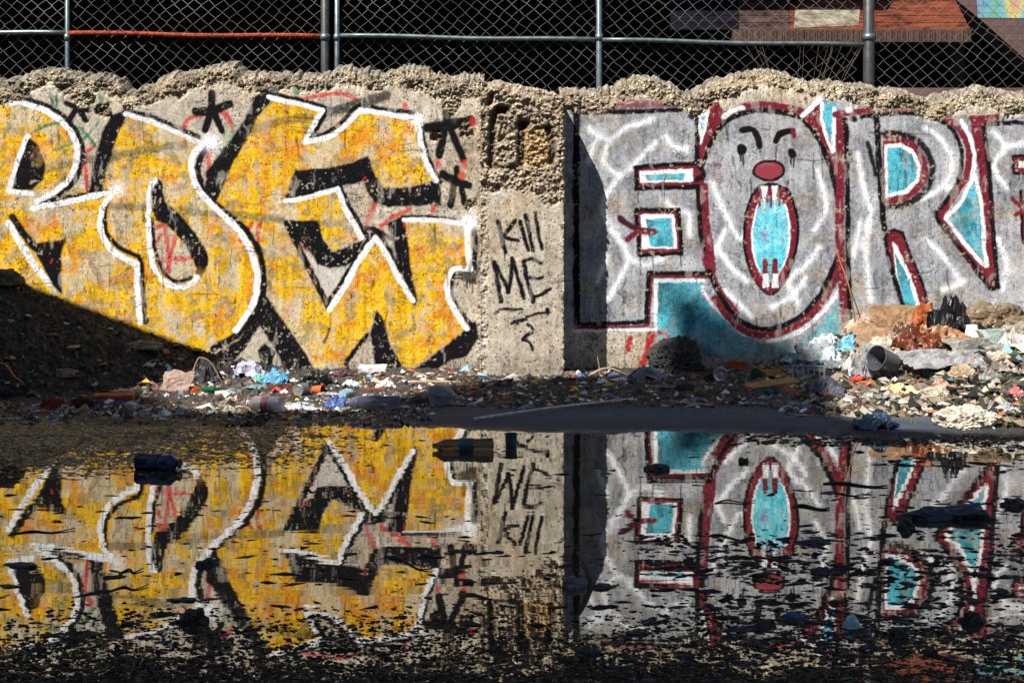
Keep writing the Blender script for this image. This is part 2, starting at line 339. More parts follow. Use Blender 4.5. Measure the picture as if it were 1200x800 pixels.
    # big O
    O = [(847,146),(865,135),(887,130),(912,131),(937,138),(950,150),(962,170),(972,194),(980,225),(984,255),(984,285),(980,305),(967,334),(950,360),(925,378),(898,386),(875,380),(857,366),(842,343),(831,317)]
    L([(845,140),(863,129),(887,123),(912,125),(942,132),(956,147),(968,168),(978,192),(986,222)], 8, MAR, .92, 1.5)
    L([(986,305),(973,337),(955,364),(928,384),(897,393),(872,387),(853,372),(838,350)], 8, MAR, .95, 1.5)
    L([(990,330),(978,348),(958,372),(930,392),(900,400)], 4, W, .85, 1.6)
    L(O, 4.5, K, .95, 1.2)
    L([(848,138),(858,130),(870,127)], 5, W, .9, 1.5)
    # face
    L([(870,153),(881,152),(888,161),(890,171)], 5, K, .95, 1); L([(909,166),(914,157),(928,154)], 5, K, .95, 1); L([(929,153),(930,160)], 5, MAR, .9, 1)
    for x, y in ((869,175),(928,179)):
        L([(x,y),(x,y+1)], 9, K, .97, 1.2); L([(x-1,y),(x-1,y+14)], 1.4, K, .8, .6); L([(x+2,y),(x+2,y+18)], 1.2, K, .8, .6)
    el = lambda cx, cy, rx, ry, n=20: [(cx+rx*math.cos(t*6.2832/n), cy+ry*math.sin(t*6.2832/n)) for t in range(n)]
    p.poly(el(901,200,19,12.5), K, .97, 1); p.poly(el(901,200,15.5,9.5), [.30,.045,.06], .97, 1)
    M1 = [(903,214),(886,220),(876,240),(871,265),(871,290),(877,315),(888,335),(899,346),(911,342),(925,322),(934,295),(937,265),(932,238),(922,220)]
    sc = lambda k, kx=None: [(903+(x-903)*(kx or k), 280+(y-280)*k) for x, y in M1]
    p.poly(M1, K, .97, 1, curve=True); p.poly(sc(.93,.90), MAR, .97, 1, curve=True); p.poly(sc(.76,.70), W, .95, 1, curve=True); 
    p.poly(sc(.74,.62), CYAN, .95, 1, curve=True, fn=lambda m: CYAN[None]*(.6+.9*fbm(p.px0[m]/4, p.py0[m]/40, 3, 71))[:, None]+.12*ss(.5,.7,fbm(p.px0[m]/9, p.py0[m]/9, 3, 72))[:, None])
    for x in (890,894,899,903,908,913,918): L([(x,222),(x,232+14*random.random())], 3, MAR, .9, .8)
    for x, y in ((896,222),(908,222)): p.poly([(x-4,y-4),(x+3,y-4),(x+1,y+12),(x-2,y+12)], W, .95, 1); L([(x,y+10),(x,y+26)], 1.5, W, .8, .8)
    for x in (897,908): L([(x,306),(x,325)], 6, MAR, .95, 1); p.poly([(x-2.5,321),(x+3,321),(x+4,336),(x-3,337)], W, .95, 1)
    p.poly([(880,326),(892,318),(915,318),(926,324),(912,340),(899,345)], MAR, .55, 2)
    for x in (897,908): p.poly([(x-2.5,321),(x+3,321),(x+4,336),(x-3,337)], W, .95, 1)
    L([(894,272),(896,280)], 8, [.35,.2,.4], .5, 3)
    # wedge right of O
    p.poly([(961,118),(960,152),(975,180),(955,152),(939,137)], MAR, .95, 1.2); L([(940,136),(961,116)], 5, W, .95, 1.2)
    C([(964,121),(982,123),(978,172),(968,150)]); L([(963,121),(965,150),(976,178)], 3, W, .95, 1); L([(978,127),(977,176)], 4, W, .95, 1)
    # R stem
    L([(984,134),(985,200),(984,255),(985,300),(990,372)], 10, MAR, .95, 1.3); L([(991,140),(993,200),(994,287),(996,372)], 4.5, K, .95, 1.2)
    L([(979,134),(1025,129),(1062,127),(1095,133),(1117,144),(1131,162),(1136,184),(1131,210),(1117,232),(1101,252)], 7, MAR, .95, 1.3)
    L([(1010,137),(1060,133),(1093,138),(1114,150),(1125,170),(1127,198),(1119,221),(1102,244)], 4, K, .92, 1.3)
    L([(1000,139),(1001,140)], 6, K, .9, 1); L([(994,129),(996,129)], 6, W, .9, 1.5); L([(1065,123),(1095,130)], 3, W, .6, 2)
    L([(1026,103),(1028,152),(1032,215),(1036,268)], 5.5, K, .95, 1.2); L([(1017,168),(1022,185),(1026,205)], 4, K, .9, 1.2)
    D = [(1035,158),(1052,159),(1072,167),(1087,188),(1088,208),(1077,226),(1056,238),(1035,240)]
    L([(1036,156),(1058,158),(1080,170),(1092,190),(1090,212),(1076,232),(1054,241),(1034,242)], 6, K, .9, 1.8)
    p.poly(D, MAR, .95, 1.3); p.poly([(1037,169),(1055,168),(1070,176),(1079,194),(1077,212),(1063,226),(1037,232)], W, .95, 1.2); C([(1040,174),(1055,173),(1068,181),(1075,195),(1073,210),(1060,222),(1041,227)])
    L([(1061,200),(1062,217)], 2, [.05,.1,.12], .6, 1)
    # R inner leg
    p.poly([(1035,282),(1037,272),(1048,267),(1059,272),(1071,305),(1084,335),(1092,368),(1060,368),(1046,330)], K, .95, 1.3); p.poly([(1039,280),(1042,273),(1050,271),(1057,276),(1068,306),(1081,338),(1087,368),(1068,360),(1050,320)], MAR, .95, 1.3)
    p.poly([(1046,284),(1051,289),(1066,320),(1081,366),(1064,364),(1051,322)], W, .95, 1.2); C([(1049,297),(1062,320),(1075,364),(1062,362),(1053,326)])
    # R leg + next stem
    L([(1099,252),(1123,284),(1147,315),(1162,336)], 9, K, .95, 1.3); L([(1103,251),(1127,282),(1150,311),(1161,328)], 8, MAR, .95, 1.2)
    p.poly([(1136,136),(1170,134),(1170,141),(1152,146),(1160,210),(1167,336),(1160,336),(1154,305),(1147,200)], MAR, .96, 1.2)
    L([(1153,150),(1160,210),(1164,270),(1169,336)], 4.5, K, .95, 1.2); L([(1155,146),(1182,144),(1240,144)], 4, K, .95, 1.2)
    L([(1126,141),(1136,160),(1142,183),(1139,208),(1126,237),(1110,253)], 4, W, .95, 1.1); L([(1142,205),(1150,240),(1153,287),(1155,312),(1130,284),(1109,256)], 4, W, .95, 1.1)
    C([(1141,214),(1148,242),(1151,303),(1133,283),(1114,256),(1130,237)]); L([(1118,256),(1132,255),(1144,248)], 3, [.2,.18,.1], .7, 1.5)
    # edge-of-frame letter
    p.poly([(1186,182),(1240,182),(1240,204),(1187,204)], MAR, .95, 1); L([(1240,183),(1187,183),(1188,204),(1240,204)], 3, K, .95, 1, curve=False); p.poly([(1194,189),(1240,189),(1240,197),(1194,197)], W, .9, 1)
    p.poly([(1196,224),(1240,224),(1240,285),(1198,285)], MAR, .95, 1); L([(1240,224),(1196,224),(1198,285)], 3, K, .95, 1, curve=False)
    L([(1186,233),(1194,240),(1205,242)], 5, MAR, .95, 1.3); L([(1190,252),(1205,244)], 5, MAR, .95, 1.3)
    p.poly([(1178,310),(1240,310),(1240,350),(1178,352)], [.5,.48,.5], .5, 4)
    # scrawls low left, drips
    L([(739,397),(737,402)], 6, RED*.7, .9, 1.5); L([(735,406),(737,410)], 5, RED*.7, .9, 1.5)
    L([(763,392),(759,412),(753,425)], 8, RED*.7, .9, 2); L([(764,392),(778,389),(782,398),(768,405)], 4, RED*.7, .9, 1.5)
    L([(800,396),(812,400),(818,420)], 6, [.1,.02,.02], .6, 2)
    for x, y0, y1 in ((750,300,322),(765,299,315),(798,298,313),(748,221,238),(909,172,192),(890,170,178),(915,356,372),(886,372,396),(953,180,210),(963,170,208),(880,210,230),(745,250,262)):
        L([(x,y0),(x+.5,y1)], 1.6, K, .7, .7)
    for q in ([(1165,240),(1170,260)], [(1125,300),(1138,318)], [(716,238),(720,250)], [(838,195),(842,210)]): L(q, 9, MAR, .3, 4)
    weather(p, .9)
    L([(870,153),(881,152),(888,161),(890,171)], 5.5, K, .95, 1); L([(909,166),(914,157),(928,154)], 5.5, K, .95, 1); L([(929,153),(930,160)], 5, MAR, .9, 1)
    for x, y in ((869,175),(928,179)):
        L([(x,y),(x,y+1)], 8, K, .97, 1.2); L([(x-1,y),(x-1,y+14)], 1.6, K, .8, .6); L([(x+2,y),(x+2,y+18)], 1.4, K, .8, .6)
    p.poly(el(901,200,19,12.5), K, .9, 1, wear=.4); p.poly(el(901,200,15.5,9.5), [.26,.04,.055], .95, 1, wear=.4)
    L([(892,195),(899,192),(906,194)], 2, [.4,.1,.12], .5, 1.5)
    for k in range(60):
        c = (random.uniform(700,1200), random.uniform(135,370)); L([c,(c[0]+random.uniform(-2,2), c[1]+random.uniform(0,7))], random.uniform(1,2.5), random.choice([K,MAR,[.3,.27,.2]]), random.uniform(.25,.7), .8)

def paint_pillar(p):
    L = p.line; K = BLACK
    for q, w in (([(584,259),(588,277),(592,296)],5), ([(603,259),(597,268),(589,278)],5), ([(590,277),(600,281),(608,282)],4), ([(610,260),(614,276),(619,293)],4.5), ([(616,253),(620,272),(625,293)],4.5), ([(627,249),(630,268),(635,291)],4.5),
                 ([(579,307),(583,330),(587,353)],5), ([(580,307),(589,326),(596,342)],4.5), ([(596,342),(599,322),(601,303)],4.5), ([(601,303),(607,326),(614,349)],4.5),
                 ([(614,307),(618,330),(625,354)],5), ([(614,306),(625,304),(634,309)],4), ([(618,325),(626,326),(636,325)],3.5), ([(624,349),(634,345),(644,339)],4.5),
                 ([(581,367),(589,362),(612,363)],3), ([(617,371),(628,368),(641,366)],3), ([(641,363),(642,367)],5), ([(599,379),(607,376),(616,374)],4.5), ([(618,380),(624,387),(618,393),(612,398)],3.5), ([(612,398),(620,400),(624,410)],3.5), ([(592,296),(592,303)],1.5), ([(608,375),(606,381)],3)):
        L(q, w, K, .93, 1.3, wear=.4)
    L([(566,300),(567,360),(566,420)], 4, [.6,.58,.56], .6, 2)
# ================================================================ WALL
TOP = [(-700,98),(-200,92),(-60,100),(0,97),(30,88),(55,83),(75,87),(95,92),(120,90),(135,98),(150,112),(165,104),(195,90),(230,84),(258,79),(268,73),(276,82),(290,88),(320,90),(350,90),(380,90),(401,82),(429,86),(450,88),(471,82),(495,79),(506,86),(527,92),(555,91),(576,92),(597,97),(625,101),(640,107),(670,110),(702,110),(723,104),(751,94),(775,94),(796,103),(804,112),(815,109),(836,98),(867,89),(899,85),(920,89),(948,97),(962,99),(997,101),(1025,104),(1039,108),(1060,107),(1074,112),(1095,118),(1109,118),(1126,110),(1151,106),(1175,109),(1200,113),(1300,100),(1900,105)]
TX = np.array([t[0] for t in TOP], float); TY = np.array([t[1] for t in TOP], float)
PIL = .30                                        # pilaster projection
XL, XR = (563-600)*(CAMD-PIL)/F, (661-600)*(CAMD-PIL)/F
def axis(a, b, fa, fb, fine, coarse):
    xs = []; x = a
    while x < b:
        xs.append(x); x += fine if fa <= x < fb else coarse
    xs.append(b); return np.array(xs)
def rough_mask(px, py, tp):
    """1 where the skin of the concrete has come away and aggregate shows"""
    edge = tp+16+26*(fbm(px/40, px*0, 3, 81)-.35)+10*(fbm(px/7, py/7, 3, 82)-.5)
    return 1-ss(-3, 3, py-edge)
def panel_mesh(name, x0, x1, painter):
    xs = axis(x0, x1, -3.15, 3.15, .0036, .05)
    zt = np.linspace(-.12, 1, 470); nb = 34
    px = 600+xs*F/CAMD
    tp = np.interp(px, TX, TY); tp = tp+5*(fbm(px/7, px*0, 3, 83)-.5)+5*(vn(px/3, px*0, 84)-.5)
    zt_w = H-(tp-YH)*CAMD/F
    R, Cc = len(zt), len(xs)
    Z = zt[:, None]*zt_w[None, :]; X = np.repeat(xs[None, :], R, 0); Y = np.zeros_like(X)
    PXg = 600+X*F/CAMD; PYg = YH+(H-Z)*F/CAMD
    fx, fy = PXg.ravel(), PYg.ravel(); tpg = np.repeat(tp[None, :], R, 0).ravel()
    rm = rough_mask(fx, fy, tpg)
    if painter is paint_left:
        for (cx, cy, r) in ((100,118,15),(530,120,16),(545,150,10),(512,160,7),(4,110,14),(552,240,9),(120,130,12)): rm = np.maximum(rm, 1-ss(r*.6, r, np.hypot(fx-cx, fy-cy)+12*(fbm(fx/8,fy/8,3,85)-.5)))
        rm = np.maximum(rm, .3*(1-ss(3,9, abs(fx-566)+7*(fbm(fx/8,fy/8,3,86)-.5))))
    f1, f2, cid = wor(fx/3.1+1.6*fbm(fx/4,fy/4,2,187), fy/2.7+1.6*fbm(fx/4,fy/4,2,188), 87); g1, g2, gid = wor(fx/1.9, fy/1.9, 88)
    lump = fbm(fx/26, fy/26, 4, 89)
    stone = 1-ss(.1,.75,f1)
    disp = .0012*(fbm(fx/5,fy/5,4,90)-.5)+.004*(fbm(fx/60,fy/60,3,91)-.5)
    rg = fbm(fx/3.2, fy/3.2, 4, 181); big = fbm(fx/11, fy/9, 4, 182); isst = ss(.45,.6,cid)
    disp = disp+rm*(-.012+.012*stone*isst+.030*(rg-.5)+.05*(big-.5)+.075*(lump-.5))
    hgt = np.clip((tpg+26-fy)/26, 0, 1); disp = disp-.05*hgt**2.2
    Yf = -disp
    # top and back
    p = Paint(fx, fy); concrete(p); painter(p)
    agg = np.array([.44,.36,.25])[None]*(.55+.75*cid[:, None])*(.75+.5*gid[:, None]); agg = agg*(.06+1.12*ss(.02,.38,f2-f1))[:, None]*(.55+.8*(lump-.1))[:, None]*(1-.45*ss(.5,.7,vn(fx/17,fy/12,95)))[:, None]  # crevice shade between the stones is put into the colour
    wm = ss(.55,.8,vn(fx/30,fy/30,92))[:, None]*.5; agg = agg*(1-wm)+wm*np.array([.33,.25,.15])*(.5+.7*cid[:, None])
    keep = rm*(.92)
    col = p.col*(1-keep[:, None])+agg*keep[:, None]
    V = np.stack([X.ravel(), Yf, Z.ravel()], -1)
    # cap rows
    yb = np.concatenate([np.linspace(0, .26, nb-4)[1:], [.27,.275,.28,.28]]); rows = []
    cols = []
    y_edge = Yf.reshape(R, Cc)[-1]; z_edge = Z[-1]
    for k, yy in enumerate(yb):
        t = k/(nb-5); Yr = y_edge+(yy+.0)*1.0
        q1, q2, qc = wor(px/4.4, np.full_like(px, yy*48), 93); lm = fbm(px/30, np.full_like(px, yy*9), 3, 94)
        Zr = z_edge+.012*(1-q1)+.04*(lm-.5)*min(1,k/5)+.035*math.sin(min(t,1)*math.pi)
        if k >= nb-5: Zr = z_edge-(.1 if k == nb-5 else .4 if k == nb-4 else 1.9)
        rows.append(np.stack([xs, Yr, Zr], -1)); cols.append(np.array([.34,.295,.23])[None]*(.4+.7*qc[:, None])*(.35+.65*ss(.02,.3,q2-q1))[:, None])
    V = np.concatenate([V]+rows); col = np.concatenate([col]+cols)
    return mesh_np(name, V, grid_faces(R+len(yb), Cc), np.clip(col, .004, .9))
wall_mat = attr_mat('painted_concrete', .9, .08, 130, .42, .7, .005)
wall = empty('concrete_wall', (0, 0, 0)); tag(wall, 'old concrete wall with crumbling gravel top, covered in yellow and silver spray-paint lettering', 'wall')
a = link('wall_panel', panel_mesh('wall_panel', -8, XL+.012, paint_left), wall_mat, wall); a['label'] = 'wall panel with yellow, black and white graffiti letters'
a = link('wall_panel', panel_mesh('wall_panel', XR-.012, 8, paint_right), wall_mat, wall); a['label'] = 'wall panel with silver, maroon and turquoise graffiti letters and a wailing face'
def pilaster():
    D = CAMD-PIL
    sd = np.linspace(0, 1, 70)
    path = [(XL-.012*(1-s)*0, .02-s*(PIL+.02), 0) for s in sd[:-1]]
    path += [(x, -PIL, 1) for x in np.arange(XL, XR, .0034)]
    path += [(XR, -PIL+s*(PIL+.02), 2) for s in sd]
    path = np.array(path); n = len(path); R = 480
    zt = np.linspace(-.1, 1, R)
    px = 600+path[:, 0]*F/D
    tp = np.interp(px, [560,580,600,625,645,661], [98,95,99,104,108,114])+5*(fbm(px/5, px*0, 3, 101)-.5)
    zw = H-(tp-YH)*D/F
    Z = zt[:, None]*zw[None]; X = np.repeat(path[None, :, 0], R, 0); Yb = np.repeat(path[None, :, 1], R, 0); S = np.repeat(path[None, :, 2], R, 0)
    fx = (600+X*F/D); fy = YH+(H-Z)*F/D
    fx = np.where(S == 0, fx+(Yb+PIL)*-210, np.where(S == 2, fx+(Yb+PIL)*210, fx)).ravel(); fy = fy.ravel(); Sf = S.ravel()
    edge = 222+16*(fbm(fx/14, fy*0, 3, 102)-.4)+12*(fbm(fx/6, fy/6, 3, 103)-.5)+14*ss(618,640,fx)
    rm = 1-ss(-3,3,fy-edge)
    rm = np.maximum(rm, .5*(1-ss(2,7, abs(fx-566)+12*(fbm(fx/6,fy/9,3,104)-.5))))
    rm = np.maximum(rm, .5*(1-ss(0,3, abs(fx-661)+6*(fbm(fx/6,fy/6,3,106)-.5))))
    f1, f2, cid = wor(fx/4.0, fy/4.0, 107); g1, g2, gid = wor(fx/2.1, fy/2.1, 108); lump = fbm(fx/16, fy/16, 4, 109)
    disp = .0015*(fbm(fx/5,fy/5,4,110)-.5)+rm*(-.008+.009*(1-ss(.1,.75,f1))*ss(.45,.6,cid)+.028*(fbm(fx/3.2,fy/3.2,4,183)-.5)+.04*(fbm(fx/12,fy/7,4,184)-.5)+.03*(lump-.5))
    p = Paint(fx, fy); concrete(p)
    p.px = np.where(Sf == 1, p.px, -999); paint_pillar(p); weather(p, .7)
    agg = np.array([.38,.30,.21])[None]*(.55+.75*cid[:, None])*(.75+.5*gid[:, None])*(.4+.6*ss(.02,.3,f2-f1))[:, None]  # gaps between stones darkened in the colour, as crevice shade
    q = Paint(fx, fy); 
    col = p.col*(1-.9*rm[:, None])+agg*.9*rm[:, None]
    # carved slots, recessed, with their shade also put into the colour
    for pts, w, dep in (([(590,127),(579,134),(577,160),(575,190)],7,.03), ([(612,146),(611,170),(611,190)],8,.035), ([(643,150),(647,170),(647,190)],7,.035), ([(610,146),(614,146)],10,.025), ([(576,196),(606,196)],2.5,.01), ([(586,128),(592,129)],9,.03), ([(628,150),(640,150)],4,.015), ([(576,112),(573,120)],6,.02)):
        q.col[:] = 0; q.line(pts, w, [1,1,1], 1, 3, wear=0); mk = q.col[:, 0]*(Sf == 1)
        disp = disp-mk*dep
        col = col*(1-.75*mk[:, None])+.75*mk[:, None]*np.array([.07,.045,.035])
    q.col[:] = 0; q.poly([(615,152),(643,153),(643,194),(614,194)], [1,1,1], 1, 4, wear=0); mk = q.col[:, 0:1]*(Sf == 1)[:, None]
    col = col*(1-.6*mk)+.6*mk*np.array([.42,.26,.10])*(.5+.8*cid[:, None]); disp = disp-.014*mk[:, 0]
    hgt = np.clip((tp[None].repeat(R, 0).ravel()+14-fy)/14, 0, 1); disp = disp-.03*hgt**2
    Xr = X.ravel()+np.where(Sf == 0, -disp, 0)+np.where(Sf == 2, disp, 0); Yr = Yb.ravel()+np.where(Sf == 1, -disp, 0)
    V = np.stack([Xr, Yr, Z.ravel()], -1); rows = []; cols = []
    last = V.reshape(R, n, 3)[-1]
    for k in range(1, 26):
        t = k/25; y2 = last[:, 1]*(1-t)+.27*t; q1, q2, qc = wor(px/4+3, y2*48, 111)
        rows.append(np.stack([last[:, 0]*(1-.05*t), y2, last[:, 2]+.012*(1-q1)+.02*math.sin(t*3.14)], -1)); cols.append(np.array([.34,.295,.23])[None]*(.4+.7*qc[:, None]))
    V = np.concatenate([V]+rows); col = np.concatenate([col]+cols)
    return mesh_np('pilaster', V, grid_faces(R+25, n), np.clip(col, .004, .9))
a = link('pilaster', pilaster(), wall_mat, wall); a['label'] = 'bare concrete pilaster with the words Kill ME sprayed in black'

# ================================================================ GROUND, PUDDLE
def gz(X, Y, fine=True):
    X = np.asarray(X, float); Y = np.asarray(Y, float)
    shore = -1.34-.38*ss(-1.3,.3,X)+.16*(fbm(X*1.3, X*0, 3, 121)-.5)
    s = Y-shore                                   # >0 towards the wall
    z = .004+.035*ss(0, 1.6, s)-.030*ss(0, -.55, s)
    # asphalt tongue between the litter and the water, slightly domed
    z = z+.007*ss(-.9,-.3,X)*(1-ss(1.9,2.6,X))*np.exp(-((s-.12)/.28)**2)
    # bank of soil against the wall on the right
    b = ss(1.15,2.3,X)*ss(-1.5,-.1,Y); z = z+.27*b
    z = z+.05*ss(1.9,2.9,X)*np.exp(-((Y+1.45)/.35)**2)
    z = z+.03*ss(.3,-.0,-Y*1.0-.0)*0
    # very shallow mud left of the puddle and far side
    mud = (1-ss(-1.2,-.2,X))*ss(-2.9,-2.0,Y)
    z = z+mud*.0240*ss(-.05,-.5,s)
    # foreground shingle rising out of the water
    fg = ss(-3.95,-4.45,Y+.35*(fbm(X*1.2, Y*1.2, 3, 122)-.5)-.10*ss(.8,2,X)); z = z+(.012+.010*ss(-4.6,-5.0,Y))*fg
    rt = ss(1.0,2.2,X)*ss(-4.6,-2.6,-Y*-1.0); z = z+.013*ss(.9,2.0,X)*ss(-1.7,-2.2,Y)*1.0
    if fine:
        n1 = fbm(X*5, Y*7, 4, 123)-.5; n2 = fbm(X*22, Y*34, 3, 124)-.5
        amp = .012+.012*ss(.8,2,X)+.012*fg
        calm = 1-.85*ss(-.9,-.4,X)*(1-ss(1.7,2.2,X))*ss(-.25,.0,s)*(1-ss(.35,.6,s))
        z = z+(n1*amp*1.6+n2*amp*1.1)*calm+.008*mud*(fbm(X*45, Y*60, 3, 128)-.5)
        f1, f2, cid = wor(X*55, Y*70, 125)
        gr = (.9*ss(0,.2,s)+.5*fg+.35*ss(1.2,2.2,X)+.3*mud)*calm
        z = z+gr*.012*(1-ss(.1,.7,f1))*(cid > .35)
    return z
def g1(x, y): return float(gz(np.array([x]), np.array([y]), False)[0])
def ground():
    dd = F*H/np.arange(414, 900, .62)[:, None].ravel()*0
    py = np.arange(438, 860, .62); d = F*H/(py-YH); Yr = np.concatenate([[.3,.1], d-CAMD])
    Yr = np.unique(np.round(np.concatenate([Yr, [-5.2,-5.4,-5.7,-6,-6.5,-7,-7.5]]), 5))[::-1]
    xs = axis(-4.2, 4.2, -3.1, 3.1, .0085, .05)
    X, Y = np.meshgrid(xs, Yr); fx, fy = X.ravel(), Y.ravel()
    Z = gz(fx, fy)
    n = fbm(fx*8, fy*10, 4, 131); f1, f2, cid = wor(fx*55, fy*70, 125); s = fy-(-1.34-.38*ss(-1.3,.3,fx)+.16*(fbm(fx*1.3, fx*0, 3, 121)-.5))
    soil = np.array([.030,.024,.018]); asph = np.array([.042,.056,.080]); mudc = np.array([.10,.07,.030]); shin = np.array([.040,.030,.019]); bank = np.array([.12,.097,.072])  # asphalt grey is tinted blue for its skylit shade
    c = soil[None]*(.5+1.0*n)[:, None]
    k = (ss(-1.0,-.4,fx)*(1-ss(1.7,2.2,fx))*ss(-.3,-.02,s)*(1-ss(.35,.6,s+.25*(n-.5))))[:, None]; c = c*(1-k)+asph*(.7+.6*n)[:, None]*k
    k = ((1-ss(-.9,-.2,fx))*(1-ss(.0,.25,s)))[:, None]; c = c*(1-k)+mudc*(.5+1.*n)[:, None]*k
    k = (ss(1.1,1.8,fx)*ss(-1.75,-1.2,fy))[:, None]; c = c*(1-k)+bank*(.35+1.3*n)[:, None]*k
    mo = (ss(1.6,2.1,fx)*ss(-1.75,-1.5,fy)*(1-ss(-1.1,-.8,fy))*ss(.42,.58,fbm(fx*6,fy*6,4,133)))[:, None]*.85; c = c*(1-mo)+np.array([.065,.085,.018])*(.5+n)[:, None]*mo
    k = ss(-3.9,-4.6,fy)[:, None]; c = c*(1-k)+shin*(.5+1.*n)[:, None]*k
    st = ((cid > .35)*(1-ss(.35,.6,f1)))[:, None]*(ss(0,.2,s)*.8+ss(-4.2,-4.6,fy)*.6)[:, None]; c = c*(1-st*.6)+st*.6*(c*1.2+np.array([.05,.045,.038])*h2(np.floor(cid*997), cid*0, 4)[:, None]*2.2)
    me = mesh_np('ground', np.stack([fx, fy, Z], -1), grid_faces(len(Yr), len(xs))[:, ::-1], np.clip(c, .004, .5))
    bm = bmesh.new(); bm.from_mesh(me)
    vs = [bm.verts.new(v) for v in ((-300,-300,-.11),(300,-300,-.11),(300,300,-.11),(-300,300,-.11))]; bm.faces.new(vs)
    lay = bm.verts.layers.float_color['col']
    for v in vs: v[lay] = (.05,.045,.04,1)
    bm.to_mesh(me); bm.free()
    m = attr_mat('wet_ground', .62, .35, 90, .6, .9, .008)
    n_ = m.node_tree.nodes; l_ = m.node_tree.links; tc_ = n_.new('ShaderNodeTexCoord'); sx_ = n_.new('ShaderNodeSeparateXYZ'); l_.new(tc_.outputs['Object'], sx_.inputs[0])
    mr_ = n_.new('ShaderNodeMapRange'); mr_.inputs[1].default_value = .001; mr_.inputs[2].default_value = .007; mr_.inputs[3].default_value = .4; mr_.inputs[4].default_value = .85; l_.new(sx_.outputs['Z'], mr_.inputs[0]); l_.new(mr_.outputs[0], n_['Principled BSDF'].inputs['Roughness'])
    return tag(link('ground', me, m), kind='structure')
ground()
def water():
    me = bpy.data.meshes.new('water')
    bm = bmesh.new(); vs = [bm.verts.new(v) for v in ((-4.1,-6.4,0),(4.1,-6.4,0),(4.1,-1.1,0),(-4.1,-1.1,0))]; bm.faces.new(vs); bm.to_mesh(me); bm.free()
    m, n, l, b = new_mat('puddle_water')
    tc = n.new('ShaderNodeTexCoord'); mp = n.new('ShaderNodeMapping'); mp.inputs['Scale'].default_value = (3, 12, 1)
    l.new(tc.outputs['Object'], mp.inputs[0])
    nz = n.new('ShaderNodeTexNoise'); nz.inputs['Scale'].default_value = 1; nz.inputs['Detail'].default_value = 2; nz.inputs['Roughness'].default_value = .35; l.new(mp.outputs[0], nz.inputs['Vector'])
    mp2 = n.new('ShaderNodeMapping'); mp2.inputs['Scale'].default_value = (14, 60, 1); l.new(tc.outputs['Object'], mp2.inputs[0])
    nz2 = n.new('ShaderNodeTexNoise'); nz2.inputs['Scale'].default_value = 1; nz2.inputs['Detail'].default_value = 3; l.new(mp2.outputs[0], nz2.inputs['Vector'])
    ad = n.new('ShaderNodeMath'); ad.operation = 'MULTIPLY_ADD'; ad.inputs[1].default_value = .022; l.new(nz2.outputs['Fac'], ad.inputs[0]); l.new(nz.outputs['Fac'], ad.inputs[2])
    bp = n.new('ShaderNodeBump'); bp.inputs['Strength'].default_value = .17; bp.inputs['Distance'].default_value = .0016; l.new(ad.outputs[0], bp.inputs['Height'])
    out = n['Material Output']; n.remove(b)
    df = n.new('ShaderNodeBsdfDiffuse'); df.inputs[0].default_value = (.035,.028,.016,1)
    gl = n.new('ShaderNodeBsdfGlossy'); gl.inputs['Color'].default_value = (.88,.87,.84,1); gl.inputs['Roughness'].default_value = .012; l.new(bp.outputs[0], gl.inputs['Normal'])
    fr = n.new('ShaderNodeFresnel'); fr.inputs[0].default_value = 1.7
    mr = n.new('ShaderNodeMapRange'); mr.inputs[3].default_value = .42; mr.inputs[4].default_value = 1.; l.new(fr.outputs[0], mr.inputs[0])
    mx = n.new('ShaderNodeMixShader'); l.new(mr.outputs[0], mx.inputs[0]); l.new(df.outputs[0], mx.inputs[1]); l.new(gl.outputs[0], mx.inputs[2]); l.new(mx.outputs[0], out.inputs[0])
    return tag(link('puddle', me, m), kind='structure')
water()
# asphalt heap on the left
def heap():
    xs = np.arange(-4.3, -1.05, .0075); ys = np.arange(-1.75, .04, .0075); X, Y = np.meshgrid(xs, ys); fx, fy = X.ravel(), Y.ravel()
    zr = np.interp(fx, [-4.3,-2.9,-2.45,-1.95,-1.6,-1.2,-1.05], [.85,.57,.40,.20,.10,.03,-.05])+.03*(fbm(fx*4, fx*0, 3, 142)-.5)
    toe = -.30-1.15*np.clip(zr/.55, 0, 1.2)
    t = np.clip((fy-toe)/(-.12-toe), -.3, 1); z = zr*np.where(t < 0, t*.6, t**.9)-.01
    f1, f2, cid = wor(fx*38, fy*38, 143); g1_, g2_, gid = wor(fx*80, fy*80, 144)
    z = z+.05*(fbm(fx*5, fy*5, 4, 141)-.5)*ss(0,.2,z)+.024*(1-ss(.1,.7,f1))*cid+.03*(fbm(fx*16, fy*16, 3, 147)-.5)*ss(0,.1,z)+.006*(1-g1_)
    c = np.array([.0055,.0052,.0055])[None]*(.5+2.2*cid[:, None]**3)*(.6+1.*gid[:, None])
    c = c+np.array([.12,.11,.10])*((gid > .95)*.8)[:, None]
    me = mesh_np('asphalt_heap', np.stack([fx, fy, z], -1), grid_faces(len(ys), len(xs)), c, smooth=False)
    return z.reshape(len(ys), len(xs)), xs, ys, link('asphalt_heap', me, attr_mat('asphalt_millings', .6, .35, 160, .6, .9, .006))
HZ, hxs, hys, ho = heap(); tag(ho, 'sloping heap of black asphalt millings against the yellow end of the wall', 'rubble heap')
def gz_all(X, Y):
    z = np.maximum(gz(X, Y, False), 0)
    ix = np.clip(np.searchsorted(hxs, X)-1, 0, len(hxs)-1); iy = np.clip(np.searchsorted(hys, Y)-1, 0, len(hys)-1)
    inside = (X > hxs[0])&(X < hxs[-1])&(Y > hys[0])&(Y < hys[-1])
    return np.where(inside, np.maximum(z, HZ[iy, ix]), z)
